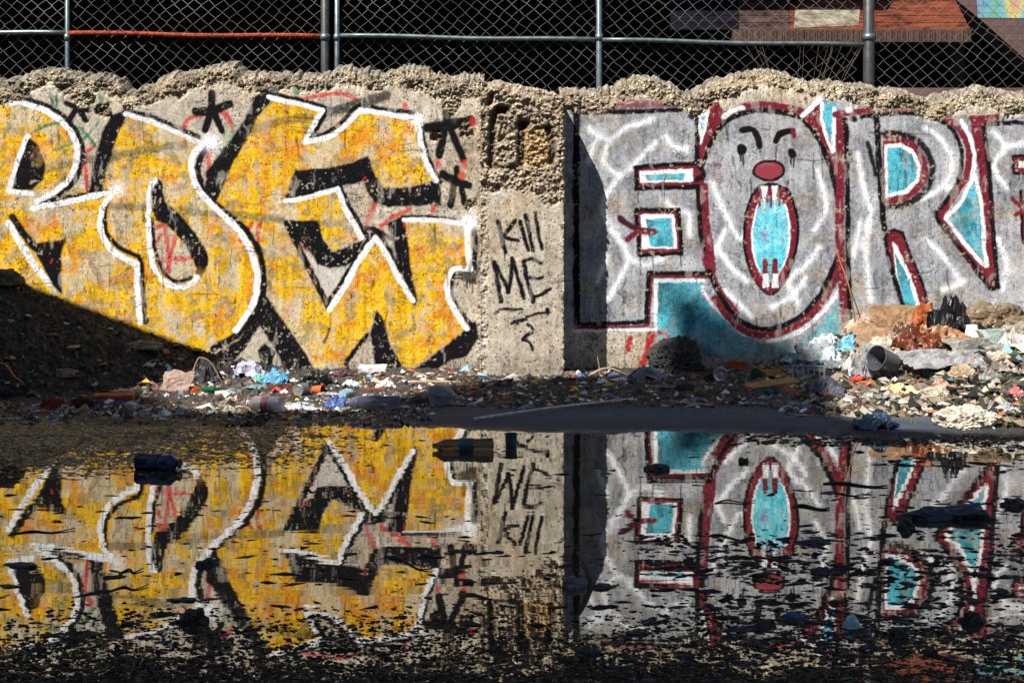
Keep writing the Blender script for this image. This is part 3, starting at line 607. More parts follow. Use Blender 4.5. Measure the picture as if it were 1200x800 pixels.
def at(px, py):
    """first point of the ground met by the sight line of a photo pixel"""
    d = np.arange(1.9, CAMD-.05, .004)
    z = H-(py-YH)*d/F; X = (px-600)*d/F; Y = d-CAMD; g = gz_all(X, Y)
    k = np.where(z <= g)[0]; k = k[0] if len(k) else len(d)-1
    return Vector((X[k], Y[k], g[k]))
# ================================================================ FENCE BEHIND THE WALL
FY = .42
galv = M(lin(140,158,165)*.55, .45, .3, 25, .1, .6, key='galvanised_steel'); rust = M(lin(150,62,36), .9, .8, 60, .8, key='rusted_steel'); darkst = M(lin(70,72,74), .5, .4, 20, .2, .4, key='dark_steel'); wirem = M(lin(150,150,148)*.75, .5, .2, 30, 0, .5, key='fence_wire')
def tube(bm, pts, r, seg=8, r2=None, cap=True):
    pts = [Vector(p) for p in pts]; rings = []; n = len(pts)
    t0 = (pts[1]-pts[0]).normalized(); u = t0.cross(Vector((0,1,0)) if abs(t0.y) < .9 else Vector((1,0,0))).normalized()
    for i, p in enumerate(pts):
        t = (pts[min(i+1,n-1)]-pts[max(i-1,0)]).normalized(); u = (u-t*u.dot(t)).normalized(); v = t.cross(u)
        rr = r if r2 is None else r+(r2-r)*i/(n-1)
        rings.append([bm.verts.new(p+(u*math.cos(a)+v*math.sin(a))*rr) for a in [6.28319*k/seg for k in range(seg)]])
    for a, b in zip(rings, rings[1:]):
        for k in range(seg): bm.faces.new((a[k], a[(k+1)%seg], b[(k+1)%seg], b[k]))
    if cap: bm.faces.new(rings[0][::-1]); bm.faces.new(rings[-1])
def bobj(name, bm, mat, parent=None, smooth=True):
    bmesh.ops.recalc_face_normals(bm, faces=bm.faces)
    me = bpy.data.meshes.new(name); bm.to_mesh(me); bm.free()
    for p in me.polygons: p.use_smooth = smooth
    return link(name, me, mat, parent)
fence = empty('chain_link_fence', (0, FY, 0)); tag(fence, 'galvanised chain-link fence on steel posts and rails standing behind the broken wall top', 'fence')
def FP(px, py, dy=0): v = PX(px, py, FY+dy); return Vector((v.x, dy, v.z))
for px, w, mt, lb, dy in ((79,5.5,galv,'slim pale post',0), (381,10,darkst,'thick dark post',0), (395,6,galv,'slim pale post',0), (702,7,galv,'slim pale post',0), (1018,13,darkst,'thickest post, dark steel',0), (1245,7,galv,'slim pale post',0), (-160,7,galv,'slim pale post',0)):
    bm = bmesh.new(); r = w/2*(CAMD+FY)/F; x = FP(px,0).x; tube(bm, [(x,dy,.25),(x,dy,3.0)], r, 14)
    o = bobj('post', bm, mt, fence); o['label'] = lb
    z = FP(px,44).z
    for zz in (z, z-.55, z+.9): bm = bmesh.new(); tube(bm, [(x,dy,zz-.018),(x,dy,zz+.018)], r+.005, 14); bobj('clamp', bm, galv, o)
for x0, y0, x1, y1, mt, lb in ((-160,37,79,39,galv,''), (80,39,377,43,rust,'rusted orange rail'), (399,42,700,47,galv,''), (704,47,1012,53,galv,''), (1022,50,1245,53,galv,'')):
    if x0 == 1022: continue
    bm = bmesh.new(); a, b = FP(x0,y0), FP(x1,y1); pts = [a.lerp(b, t/10)+Vector((0,0,.004*math.sin(t*.9))) for t in range(11)]; tube(bm, pts, .0135, 10)
    o = bobj('rail', bm, mt, fence)
    if lb: o['label'] = lb
def wires(xa, xb, seed):
    """woven wire: each wire zigzags and hooks its neighbours"""
    rnd = random.Random(seed); A, B = FP(xa,0).x, FP(xb,0).x; w = 16.2*(CAMD+FY)/F/2; n = int((B-A)/w); V = []; Fc = []
    rr = .0017; hs = w*.93; z0 = 1.20; nz_ = int((3.0-z0)/hs)
    for k in range(n):
        x = A+k*w+w*.5+.004*math.sin(k*.37+seed*2); b0 = len(V); pts = []
        for j in range(nz_+1):
            s = 1 if (j+k) % 2 else -1
            wob = .0055*math.sin(k*.7+j*1.3+seed)+rnd.uniform(-.0035,.0035)+.012*math.sin(j*.35+seed)*math.sin(k*.11)
            zz = z0+j*hs+.012*math.sin(k*.21+seed)+rnd.uniform(-.002,.002)
            X = x+s*w*.52+wob
            pts.append((X, .020+.005*s+.012*math.sin(k*.3)*math.sin(j*.5), zz-.0012)); pts.append((X, .020-.005*s+.012*math.sin(k*.3)*math.sin(j*.5), zz+.0012))
        for (X, Y, Z) in pts:
            for q in range(4):
                a = q*1.5708+.785; V.append((X+rr*math.cos(a), Y+rr*math.sin(a), Z))
        for j in range(len(pts)-1):
            for q in range(4): Fc.append((b0+j*4+q, b0+j*4+(q+1)%4, b0+j*4+4+(q+1)%4, b0+j*4+4+q))
    return mesh_np('wire_mesh', V, Fc, smooth=False)
for i, (xa, xb) in enumerate(((-160,378),(398,1012),(1022,1245))): link('wire_mesh', wires(xa, xb, i), wirem, fence)
# ================================================================ BUILDINGS BEHIND
dark = M((.010,.009,.010), .85, .6, 2, .3, key='shade_dark_wall'); dark2 = M((.02,.018,.018), .8, .5, 3, .3, key='dark_concrete')  # near-black base colour carries the deep shade of the bay
def box(bm, x0, x1, y0, y1, z0, z1):
    vs = [bm.verts.new(v) for v in ((x0,y0,z0),(x1,y0,z0),(x1,y1,z0),(x0,y1,z0),(x0,y0,z1),(x1,y0,z1),(x1,y1,z1),(x0,y1,z1))]
    for f in ((3,2,1,0),(4,5,6,7),(0,1,5,4),(1,2,6,5),(2,3,7,6),(3,0,4,7)): bm.faces.new([vs[i] for i in f])
wh = empty('warehouse', (-1,4.2,0)); tag(wh, 'dark open-fronted warehouse bay in deep shade behind the fence', 'building')
def part(name, mat, parent, *boxes, label=None, bev=0):
    bm = bmesh.new(); o = parent.location
    for b in boxes: box(bm, b[0]-o.x, b[1]-o.x, b[2]-o.y, b[3]-o.y, b[4]-o.z, b[5]-o.z)
    if bev: bmesh.ops.bevel(bm, geom=bm.edges[:], offset=bev, segments=2, affect='EDGES')
    q = bobj(name, bm, mat, parent, False)
    if label: q['label'] = label
    return q
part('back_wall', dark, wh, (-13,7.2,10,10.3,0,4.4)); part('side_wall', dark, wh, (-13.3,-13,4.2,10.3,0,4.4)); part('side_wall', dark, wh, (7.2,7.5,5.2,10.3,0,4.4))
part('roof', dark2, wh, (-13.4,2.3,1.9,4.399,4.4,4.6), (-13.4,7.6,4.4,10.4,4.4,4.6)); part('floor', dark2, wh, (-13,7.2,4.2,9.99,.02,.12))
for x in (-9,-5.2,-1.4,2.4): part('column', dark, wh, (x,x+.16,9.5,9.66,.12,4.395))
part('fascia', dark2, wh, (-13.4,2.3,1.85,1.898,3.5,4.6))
# painted marks on the back wall
for px, py, w, c in ((566,6,14,(70,90,130)),(574,14,10,(60,80,120)),(740,28,9,(120,60,30)),(756,34,7,(110,50,40)),(762,60,6,(80,50,40)),(794,22,14,(60,60,95))):
    v = PX(px, py, 9.9); bm = bmesh.new(); pts = [(v.x-1.0*-1+random.uniform(-1,1)*w*.0115*0+(k-2)*w*.003, 9.97-4.2, v.z+.10*math.sin(k*2.2+px)) for k in range(6)]
    pts = [(p[0], p[1], p[2]) for p in pts]; tube(bm, pts, .016, 6); q = bobj('paint_scrawl', bm, M(lin(*c)*.35, .8), wh)
# awning with painted planks
Ya = 2.3
aw = empty('plank_awning', (2.1, Ya, 1.9)); tag(aw, 'sloping red-brown plank awning with white paint patch and ribbed fascia behind the fence', 'awning')
def A(px, py, Y): v = PX(px, py, Y)-Vector(aw.location); return v
def quad_slab(name, mat, pts, th, parent):
    bm = bmesh.new(); f = [bm.verts.new(p) for p in pts]; g = [bm.verts.new(Vector(p)+Vector((0,th,-th))) for p in pts]; n = len(pts)
    bm.faces.new(f); bm.faces.new(g[::-1])
    for i in range(n): bm.faces.new((f[i], g[i], g[(i+1)%n], f[(i+1)%n]))
    return bobj(name, bm, mat, parent, False)
def plank_mat(c1, c2, sx):
    m, n, l, b = new_mat('planks_paint_shade'); tc = n.new('ShaderNodeTexCoord'); mp = n.new('ShaderNodeMapping'); mp.inputs['Scale'].default_value = sx; l.new(tc.outputs['Object'], mp.inputs[0])
    nz = n.new('ShaderNodeTexNoise'); nz.inputs['Scale'].default_value = 3; nz.inputs['Detail'].default_value = 8; nz.inputs['Roughness'].default_value = .7; l.new(mp.outputs[0], nz.inputs['Vector'])
    cr = n.new('ShaderNodeValToRGB'); e = cr.color_ramp.elements; e[0].position = .35; e[0].color = (*c1, 1); e[1].position = .62; e[1].color = (*c2, 1); l.new(nz.outputs['Fac'], cr.inputs[0]); l.new(cr.outputs[0], b.inputs['Base Color']); b.inputs['Roughness'].default_value = .95; b.inputs['Specular IOR Level'].default_value = .05
    bp = n.new('ShaderNodeBump'); bp.inputs['Strength'].default_value = .5; bp.inputs['Distance'].default_value = .01; l.new(nz.outputs['Fac'], bp.inputs['Height']); l.new(bp.outputs[0], b.inputs['Normal']); return m
redp = plank_mat((.018,.007,.005), (.17,.045,.022), (2,2,9)); whp = plank_mat((.05,.035,.025), (.27,.24,.18), (3,3,6)); darkp = plank_mat((.01,.008,.010), (.05,.03,.025), (2,2,9)); purp_shade = plank_mat((.002,.002,.003), (.008,.007,.012), (2,2,5)); ribm = plank_mat((.04,.024,.02), (.12,.078,.06), (30,3,.6)); pinkp = plank_mat((.012,.007,.007),(.075,.042,.038),(3,3,6))
ry = lambda py: Ya+(35-py)*.008     # the slope recedes upward
rows = [35,26.5,18,9.5,1,-8,-17,-26]
for a_, b_ in zip(rows, rows[1:]):
    xl, xr = 925, 1137
    k = lambda py: 1137-(35-py)*.50
    quad_slab('plank', redp, [A(925,a_,ry(a_)), A(k(a_),a_,ry(a_)), A(k(b_+.6),b_+.6,ry(b_)), A(925,b_+.6,ry(b_))], .03, aw)
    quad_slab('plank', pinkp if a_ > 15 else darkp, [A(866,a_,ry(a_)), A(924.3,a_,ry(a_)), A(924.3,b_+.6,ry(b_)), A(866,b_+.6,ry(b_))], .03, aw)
    quad_slab('plank', purp_shade if a_ > 8 else darkp, [A(786,a_,ry(a_)), A(865.3,a_,ry(a_)), A(865.3,b_+.6,ry(b_)), A(786,b_+.6,ry(b_))], .03, aw)  # near-black left planks: shade at the awning's end put into the colour
q = quad_slab('paint_patch', whp, [A(930,33,ry(33)-.006), A(1006,30,ry(30)-.006), A(1008,8,ry(8)-.006), A(985,11,ry(11)-.006), A(950,8,ry(8)-.006), A(932,12,ry(12)-.006)], .004, aw)
bm = bmesh.new()
def ribs(x0, x1, y0, y1):
    n = int((x1-x0)/3.2)
    for i in range(n):
        p0, p1 = PX(x0+i*3.2, y1, Ya-.02), PX(x0+i*3.2+2.7, y0, Ya-.02); o = aw.location
        box(bm, p0.x-o.x, p1.x-o.x, -.045-.01*(i%2), -.03, p0.z-o.z, p1.z-o.z)
ribs(903, 1137, 35.5, 50)
p0, p1 = PX(858, 50, Ya), PX(1137, 35.5, Ya); box(bm, p0.x-aw.location.x, p1.x-aw.location.x, -.03, .06, p0.z-aw.location.z, p1.z-aw.location.z)
bobj('fascia', bm, ribm, aw, False)
for px in (880, 1120):
    bm = bmesh.new(); v = PX(px, 40, Ya+.3); box(bm, v.x-aw.location.x-.05, v.x-aw.location.x+.05, .25, .35, -1.88, .35)
    bobj('support_post', bm, dark2, aw, False)
# brick wall at far right, cut along its shadow line, with painted top
gb = empty('brick_building', (6, 4.0, 0)); tag(gb, 'brown brick building end cut off along its shadow line, with bright mural colours, top right corner', 'building')
def brick(c1, c2, mo, mural=False):
    m, n, l, b = new_mat('brickwork'); tc = n.new('ShaderNodeTexCoord'); mp = n.new('ShaderNodeMapping'); mp.inputs['Rotation'].default_value = (math.radians(90),0,0); l.new(tc.outputs['Object'], mp.inputs[0])
    br = n.new('ShaderNodeTexBrick'); br.inputs['Scale'].default_value = 4.2; br.inputs['Color1'].default_value = (*c1,1); br.inputs['Color2'].default_value = (*c2,1); br.inputs['Mortar'].default_value = (*mo,1); br.inputs['Mortar Size'].default_value = .02; l.new(mp.outputs[0], br.inputs[0])
    if mural:
        nz = n.new('ShaderNodeTexNoise'); nz.inputs['Scale'].default_value = 2.2; nz.inputs['Detail'].default_value = 2; l.new(tc.outputs['Object'], nz.inputs['Vector'])
        cr = n.new('ShaderNodeValToRGB'); el_ = cr.color_ramp.elements; el_[0].position = .36; el_[0].color = (.02,.08,.3,1); el_[1].position = .43; el_[1].color = (.05,.4,.5,1)
        for p_, c_ in ((.49,(.06,.4,.2,1)),(.55,(.05,.42,.52,1)),(.6,(.7,.6,.05,1)),(.66,(.6,.1,.25,1))): q_ = el_.new(p_); q_.color = c_
        l.new(nz.outputs['Fac'], cr.inputs[0]); mx = n.new('ShaderNodeMixRGB'); mx.inputs[0].default_value = .55; l.new(br.outputs[0], mx.inputs[1]); l.new(cr.outputs[0], mx.inputs[2]); l.new(mx.outputs[0], b.inputs['Base Color'])
    else: l.new(br.outputs[0], b.inputs['Base Color'])
    b.inputs['Roughness'].default_value = .85; return m
def poly_slab(name, mat, pxs, Y, th, parent):
    bm = bmesh.new(); o = parent.location; f = [bm.verts.new(PX(a, b, Y)-o) for a, b in pxs]; g = [bm.verts.new(v.co+Vector((0,th,0))) for v in f]; n = len(f)
    bm.faces.new(f); bm.faces.new(g[::-1])
    for i in range(n): bm.faces.new((f[i], g[i], g[(i+1)%n], f[(i+1)%n]))
    return bobj(name, bm, mat, parent, False)
poly_slab('wall', brick((.085,.048,.040),(.11,.060,.052),(.06,.038,.034)), [(1118,-2),(1150,24),(1205,73),(1420,250),(1420,335),(1600,335),(1600,-60),(1060,-60)], 3.9, .3, gb)
poly_slab('mural', brick((.2,.2,.2),(.3,.3,.3),(.08,.08,.08), True), [(1142,-40),(1146,21),(1420,24),(1420,-40)], 3.897, .002, gb)
lg = empty('kerb_ledge', (3,1.5,1.3)); part('coping', M(lin(120,90,88)*.6, .8, .3, 6, key='stained_concrete'), lg, (2.45,5.6,1.4,1.75,.0,PX(0,103,1.4).z)); tag(lg, 'low brown concrete ledge seen through the fence above the letter R', 'ledge')
# dry weed behind the fence
bm = bmesh.new(); rw = random.Random(5); b0 = PX(938, 110, .7)
for k in range(16):
    p = Vector((rw.uniform(-.03,.03), 0, -.9)); pts = [p]; dx = rw.uniform(-.05,.05)
    for j in range(7): p = p+Vector((dx*(j*.35)+rw.uniform(-.01,.01), rw.uniform(-.01,.01), .17)); pts.append(p)
    tube(bm, pts, .0022, 4, .0008)
q = bobj('dry_weed', bm, M((.14,.09,.05), .9)); q.location = b0; tag(q, 'thin dry weed behind the fence, above the wailing face', 'weed')
# ================================================================ SHADE CASTERS ADDED OUT OF VIEW (outlines projected back from the shadow edges)
def back(X, Y, Z, yc):
    t = Y-yc; return (X-SUN[0]*t, yc, Z-SUN[2]*t)
YC = -9.0
prof = []
def bp_(px, py=None, Y=0, Z=None):
    if py is not None: v = PX(px, py, Y); return back(v.x, v.y, v.z, YC)
    return back(px, Y, Z, YC)
g = lambda px, py: at(px, py)
def bg(px, py): v = at(px, py); return back(v.x, v.y, v.z, YC)
pr = [bg(-900,500), bg(60,452), bg(170,458), bg(205,478), bg(250,484), bg(430,482), bg(480,462), bg(540,452), bg(640,444), bg(712,441), bg(776,441), bp_(778,332), bp_(790,331), bp_(834,357), bp_(885,380), bp_(930,395), bg(938,430), bg(955,480), bg(1040,503), bg(1200,512), bg(2600,540)]
tb = empty('shade_slab_behind_camera', (0,YC,0)); tag(tb, 'unseen stand-in for a building behind the camera, outlined to cast the shade', 'building')  # added slab, roofline shaped by the shadow edges on ground and wall
bm = bmesh.new(); f = [bm.verts.new((x,0,z)) for x, y, z in pr]+[bm.verts.new((pr[-1][0],0,0)), bm.verts.new((pr[0][0],0,0))]; g_ = [bm.verts.new(v.co+Vector((0,-.6,0))) for v in f]; n_ = len(f)
bm.faces.new(f); bm.faces.new(g_[::-1])
for i in range(n_): bm.faces.new((f[i], g_[i], g_[(i+1)%n_], f[(i+1)%n_]))
bobj('wall', bm, M((.06,.05,.045), .9, .2, 1, key='shade_slab_dark'), tb, False)
# gable-shaped slab added left of the frame to cast the slanting wall shadow
YS = -1.5
a_, b_, c_ = [back(PX(px,py).x, 0, PX(px,py).z, YS) for px, py in ((-330,190),(0,321),(262,421))]
sh = empty('gable_shade_caster', (-6,-4,0)); tag(sh, 'unseen gable-shaped slab added left of the puddle to shade the wall', 'shade caster')
bm = bmesh.new(); o = sh.location; P = [(c_[0],0),(c_[0],c_[2]),(b_[0],b_[2]),(a_[0],a_[2]),(a_[0]-2.5,a_[2]-1.3),(a_[0]-2.5,0)]
f = [bm.verts.new((x-o.x, YS-o.y, z)) for x, z in P]; g_ = [bm.verts.new(v.co+Vector((0,-.3,0))) for v in f]; n_ = len(f); bm.faces.new(f); bm.faces.new(g_[::-1])
for i in range(n_): bm.faces.new((f[i], g_[i], g_[(i+1)%n_], f[(i+1)%n_]))
bobj('wall', bm, M((.07,.055,.045), .85, .3, 3, key='gable_caster_brown'), sh, False)
# ================================================================ LITTER
def w_at(p, wpx): return wpx*(CAMD+p.y)/F
def ico(sub): 
    bm = bmesh.new(); bmesh.ops.create_icosphere(bm, subdivisions=sub, radius=1); return bm
def blob(name, sx, sy, sz, seed, mat, amp=.25, sharp=1., sub=4, parent=None, flat=.35, smooth=False, fine=.0):
    """crumpled or broken lump resting on z = 0"""
    bm = ico(sub); o3 = Vector((seed*3.7, seed*1.3, seed*.7))
    for v in bm.verts:
        p = v.co.copy(); q = p*1.7+o3
        r = 1+amp*(mnoise.noise(q)*1.2)
        pw = p+.25*mnoise.noise_vector(p*2.2+o3)
        cr = abs(mnoise.noise(pw*2.1+o3))*2; cr2 = abs(mnoise.noise(pw*5.1+o3))*2
        r += amp*sharp*(-.8*(1-min(1,cr*2.2))-.35*(1-min(1,cr2*2.2))+.3)
        if fine: r += fine*mnoise.noise(p*14+o3)
        z = p.z*r
        if z < -flat: z = -flat+(z+flat)*.15
        v.co = Vector((p.x*r*sx, p.y*r*sy, (z+flat)*sz/(1+flat)))
    return bobj(name, bm, mat, parent, smooth)
def crump(name, w, d, h, seed, mat, n=44):
    """thin film or paper crushed into sharp folds: ragged dome of creased sheet"""
    bm = bmesh.new(); o3 = Vector((seed*2.7, seed*4.1, seed*.9)); g_ = {}
    for i in range(n):
        for j in range(n):
            u, v = i/(n-1)*2-1, j/(n-1)*2-1; uu, vv = u*math.sqrt(1-v*v/2), v*math.sqrt(1-u*u/2); r = min(1, math.hypot(uu, vv))
            q = Vector((uu*1.6, vv*1.6, .3))+o3
            a1 = mnoise.noise_vector(q*1.3)*.42; a2 = mnoise.noise_vector(q*3.1)*.20; a3 = mnoise.noise_vector(q*7.)*.07
            rd = (1-2.2*abs(mnoise.noise(q*1.7)))*.45+(1-2.2*abs(mnoise.noise(q*4.)))*.20
            k = (.55+.45*r)
            P = Vector((uu, vv, (1-r**1.8)*.55))+(a1*k+a2+a3); P.z += rd*(1-.7*r)
            g_[i,j] = bm.verts.new((P.x*w, P.y*d, max(0, P.z)*h+.001+.004*r*abs(a3.x)*10*h))
    for i in range(n-1):
        for j in range(n-1): bm.faces.new((g_[i,j], g_[i+1,j], g_[i+1,j+1], g_[i,j+1]))
    return bobj(name, bm, mat, None, False)
def sheet(name, w, d, h, seed, mat, n=26, th=.0015, parent=None, folds=1.):
    """crumpled flat sheet (paper, film, cloth, card) with ragged edge"""
    bm = bmesh.new(); o3 = Vector((seed*2.1, seed*5.3, seed)); g_ = {}
    for i in range(n):
        for j in range(n):
            u, v = i/(n-1)-.5, j/(n-1)-.5
            e = max(abs(u), abs(v))*2
            uu = u+.10*mnoise.noise(Vector((u*3, v*3, 0))+o3)*e+.05*mnoise.noise(Vector((u*9, v*9, 2))+o3)*e
            vv = v+.12*mnoise.noise(Vector((u*3, v*3, 5))+o3)*e+.05*mnoise.noise(Vector((u*9, v*9, 7))+o3)*e
            z = (1-min(1, abs(mnoise.noise(Vector((u*3.1, v*3.1, 3))+o3))*3))*.75+(1-min(1, abs(mnoise.noise(Vector((u*7, v*7, 9))+o3))*3))*.35*folds+.25*mnoise.noise(Vector((u*2, v*2, 1))+o3)
            z = z*(1-.6*e**2)
            g_[i,j] = bm.verts.new((uu*w, vv*d, max(0, z)*h+.002))
    for i in range(n-1):
        for j in range(n-1): bm.faces.new((g_[i,j], g_[i+1,j], g_[i+1,j+1], g_[i,j+1]))
    top = list(bm.faces); r = bmesh.ops.solidify(bm, geom=top, thickness=th)
    return bobj(name, bm, mat, parent, folds < 1)
def lathe(name, prof, mat, parent=None, seg=28, crush=0, seed=0, axis='x', closed=True, smooth=True):
    """profile of (along, radius)"""
    bm = bmesh.new(); rings = []; o3 = Vector((seed*3.1, seed, 0))
    for a, r in prof:
        ring = []
        for k in range(seg):
            t = 6.28319*k/seg; y, z = math.cos(t)*r, math.sin(t)*r
            if crush:
                nn = mnoise.noise(Vector((a*14, math.cos(t)*.9, math.sin(t)*.9))+o3); n3 = abs(mnoise.noise(Vector((a*34, math.cos(t)*2, math.sin(t)*2))+o3))
                f = 1+crush*(nn*.9-.5*n3); y *= f; z *= f*(1-crush*.45)
            ring.append(bm.verts.new((a, y, z) if axis == 'x' else (y, z, a)))
        rings.append(ring)
    for A_, B_ in zip(rings, rings[1:]):
        for k in range(seg): bm.faces.new((A_[k], A_[(k+1)%seg], B_[(k+1)%seg], B_[k]))
    if closed: bm.faces.new(rings[0][::-1]); bm.faces.new(rings[-1])
    return bobj(name, bm, mat, parent, smooth)
def plastic(c, trans=.75, rough=.18): return M(c, rough, .25, 12, .25, 0, trans, .5, 'clear_plastic', 1.3)
def bottle(label, p, L, r, yaw, pitch=0, col=(.75,.82,.85), lab=None, cap=(.7,.7,.72), crush=.18, seed=1, trans=.7, ribs=True, group=None, name='plastic_bottle', cat_='bottle', rollz=0):
    e = empty(name, (p.x, p.y, p.z+r*(1-crush*.45)), (rollz, pitch, yaw)); tag(e, label, cat_, group)
    prof = [(-.5*L, r*.35), (-.5*L+.004, r*.75), (-.485*L, r*.96)]
    n = 26
    for i in range(n+1):
        a = -.46+.72*i/n; rb = (.035*math.cos(i*math.pi) if ribs and not (.38 < i/n < .72) else 0); prof.append((a*L, r*(1+rb)))
    prof += [(.31*L, r*.9), (.36*L, r*.66), (.41*L, r*.42), (.44*L, r*.34), (.455*L, r*.40), (.46*L, r*.32), (.475*L, r*.32)]
    lathe('body', prof, plastic(col, trans), e, 28, crush, seed)
    if cap is not None: lathe('cap', [(.462*L, r*.36), (.464*L, r*.40), (.498*L, r*.40), (.5*L, r*.37)], M(cap, .4, .1), e, 16)
    if lab is not None: lathe('wrapper', [(-.17*L, r*1.03), (-.16*L, r*1.04), (.04*L, r*1.04), (.05*L, r*1.03)], M(lab, .5, .3, 40), e, 28, crush, seed, closed=False)
    return e
def can(label, p, L, r, yaw, col, end=(.6,.6,.6), crush=.12, seed=0, name='tin_can', cat_='can', pitch=0, group=None):
    e = empty(name, (p.x, p.y, p.z+r), (0, pitch, yaw)); tag(e, label, cat_, group)
    lathe('body', [(-.5*L, r*.8), (-.47*L, r*.99)]+[(L*(-.45+.9*i/12), r*(1+.02*math.cos(i*3.14))) for i in range(13)]+[(.47*L, r*.97), (.5*L, r*.9)], M(col, .4, .3, 20, .1, .5), e, 28, crush, seed, closed=False)
    lathe('lid', [(-.49*L, .001), (-.49*L, r*.3), (-.485*L, r*.34), (-.485*L, r*.7), (-.50*L, r*.78), (-.505*L, r*.86)], M(end, .3, .2, 20, .1, .8), e, 28, closed=False)
    return e
def cup(label, p, h, r0, r1, rot, col, trans=0, cat_='cup', name='plastic_cup', seed=0, crush=0, lift=0, group=None):
    e = empty(name, (p.x, p.y, p.z+lift), rot); tag(e, label, cat_, group)
    t = .0012; prof = [(0, r0*.2), (0, r0*.96)]+[(h*i/10, r0+(r1-r0)*i/10) for i in range(11)]+[(h, r1+.003), (h+.003, r1+.003), (h+.003, r1-.001)]+[(h*i/10+t, r0+(r1-r0)*i/10-t) for i in range(10, -1, -1)]+[(t, r0*.2)]
    lathe('shell', prof, plastic(col, trans) if trans else M(col, .5, .12, 20, .05), e, 30, crush, seed, 'z', False)
    lathe('rim', [(h-.001, r1+.0025), (h+.0035, r1+.0042), (h+.005, r1+.001), (h+.003, r1-.0015)], plastic(col, trans) if trans else M(col, .5, .12, 20, .05), e, 30, crush, seed, 'z', False)
    return e
def slab(name, w, d, h, seed, mat, parent=None, rag=.08, n=3, bend=0):
    """board, block or broken brick: box with worn edges and broken ends"""
    bm = bmesh.new(); bmesh.ops.create_cube(bm, size=1); bmesh.ops.subdivide_edges(bm, edges=bm.edges[:], cuts=n*3, use_grid_fill=True); o3 = Vector((seed*1.7, seed*.3, seed))
    m_ = min(w, d, h)
    for v in bm.verts:
        c = v.co; x, y, z = c.x*w, c.y*d, c.z*h
        nn = mnoise.noise_vector(Vector((x, y, z))*18+o3)+.5*mnoise.noise_vector(Vector((x, y, z))*50+o3)
        e = (abs(c.x) > .49)+(abs(c.y) > .49)+(abs(c.z) > .49); k = rag*m_*(1+1.2*(e-1))
        v.co = Vector((x, y, z+h/2+bend*(c.x**2)*4*h))+nn*k
    return bobj(name, bm, mat, parent, False)
def put(o, p, yaw=0, tx=0, ty=0, dz=0):
    o.location = (p.x, p.y, p.z+dz); o.rotation_euler = (tx, ty, yaw); return o
def twig(name, pts, r, mat, r2=None, seg=7):
    c = Vector(pts[0]); bm = bmesh.new(); P = [Vector(q)-c for q in pts]; P = [Vector(q) for q in cat(P, 6)] if len(P) > 2 else P
    tube(bm, P, r, seg, r2 or r*.5); o = bobj(name, bm, mat); o.location = c; return o
R_ = math.radians
S = lambda r, g, b: lin(r, g, b)
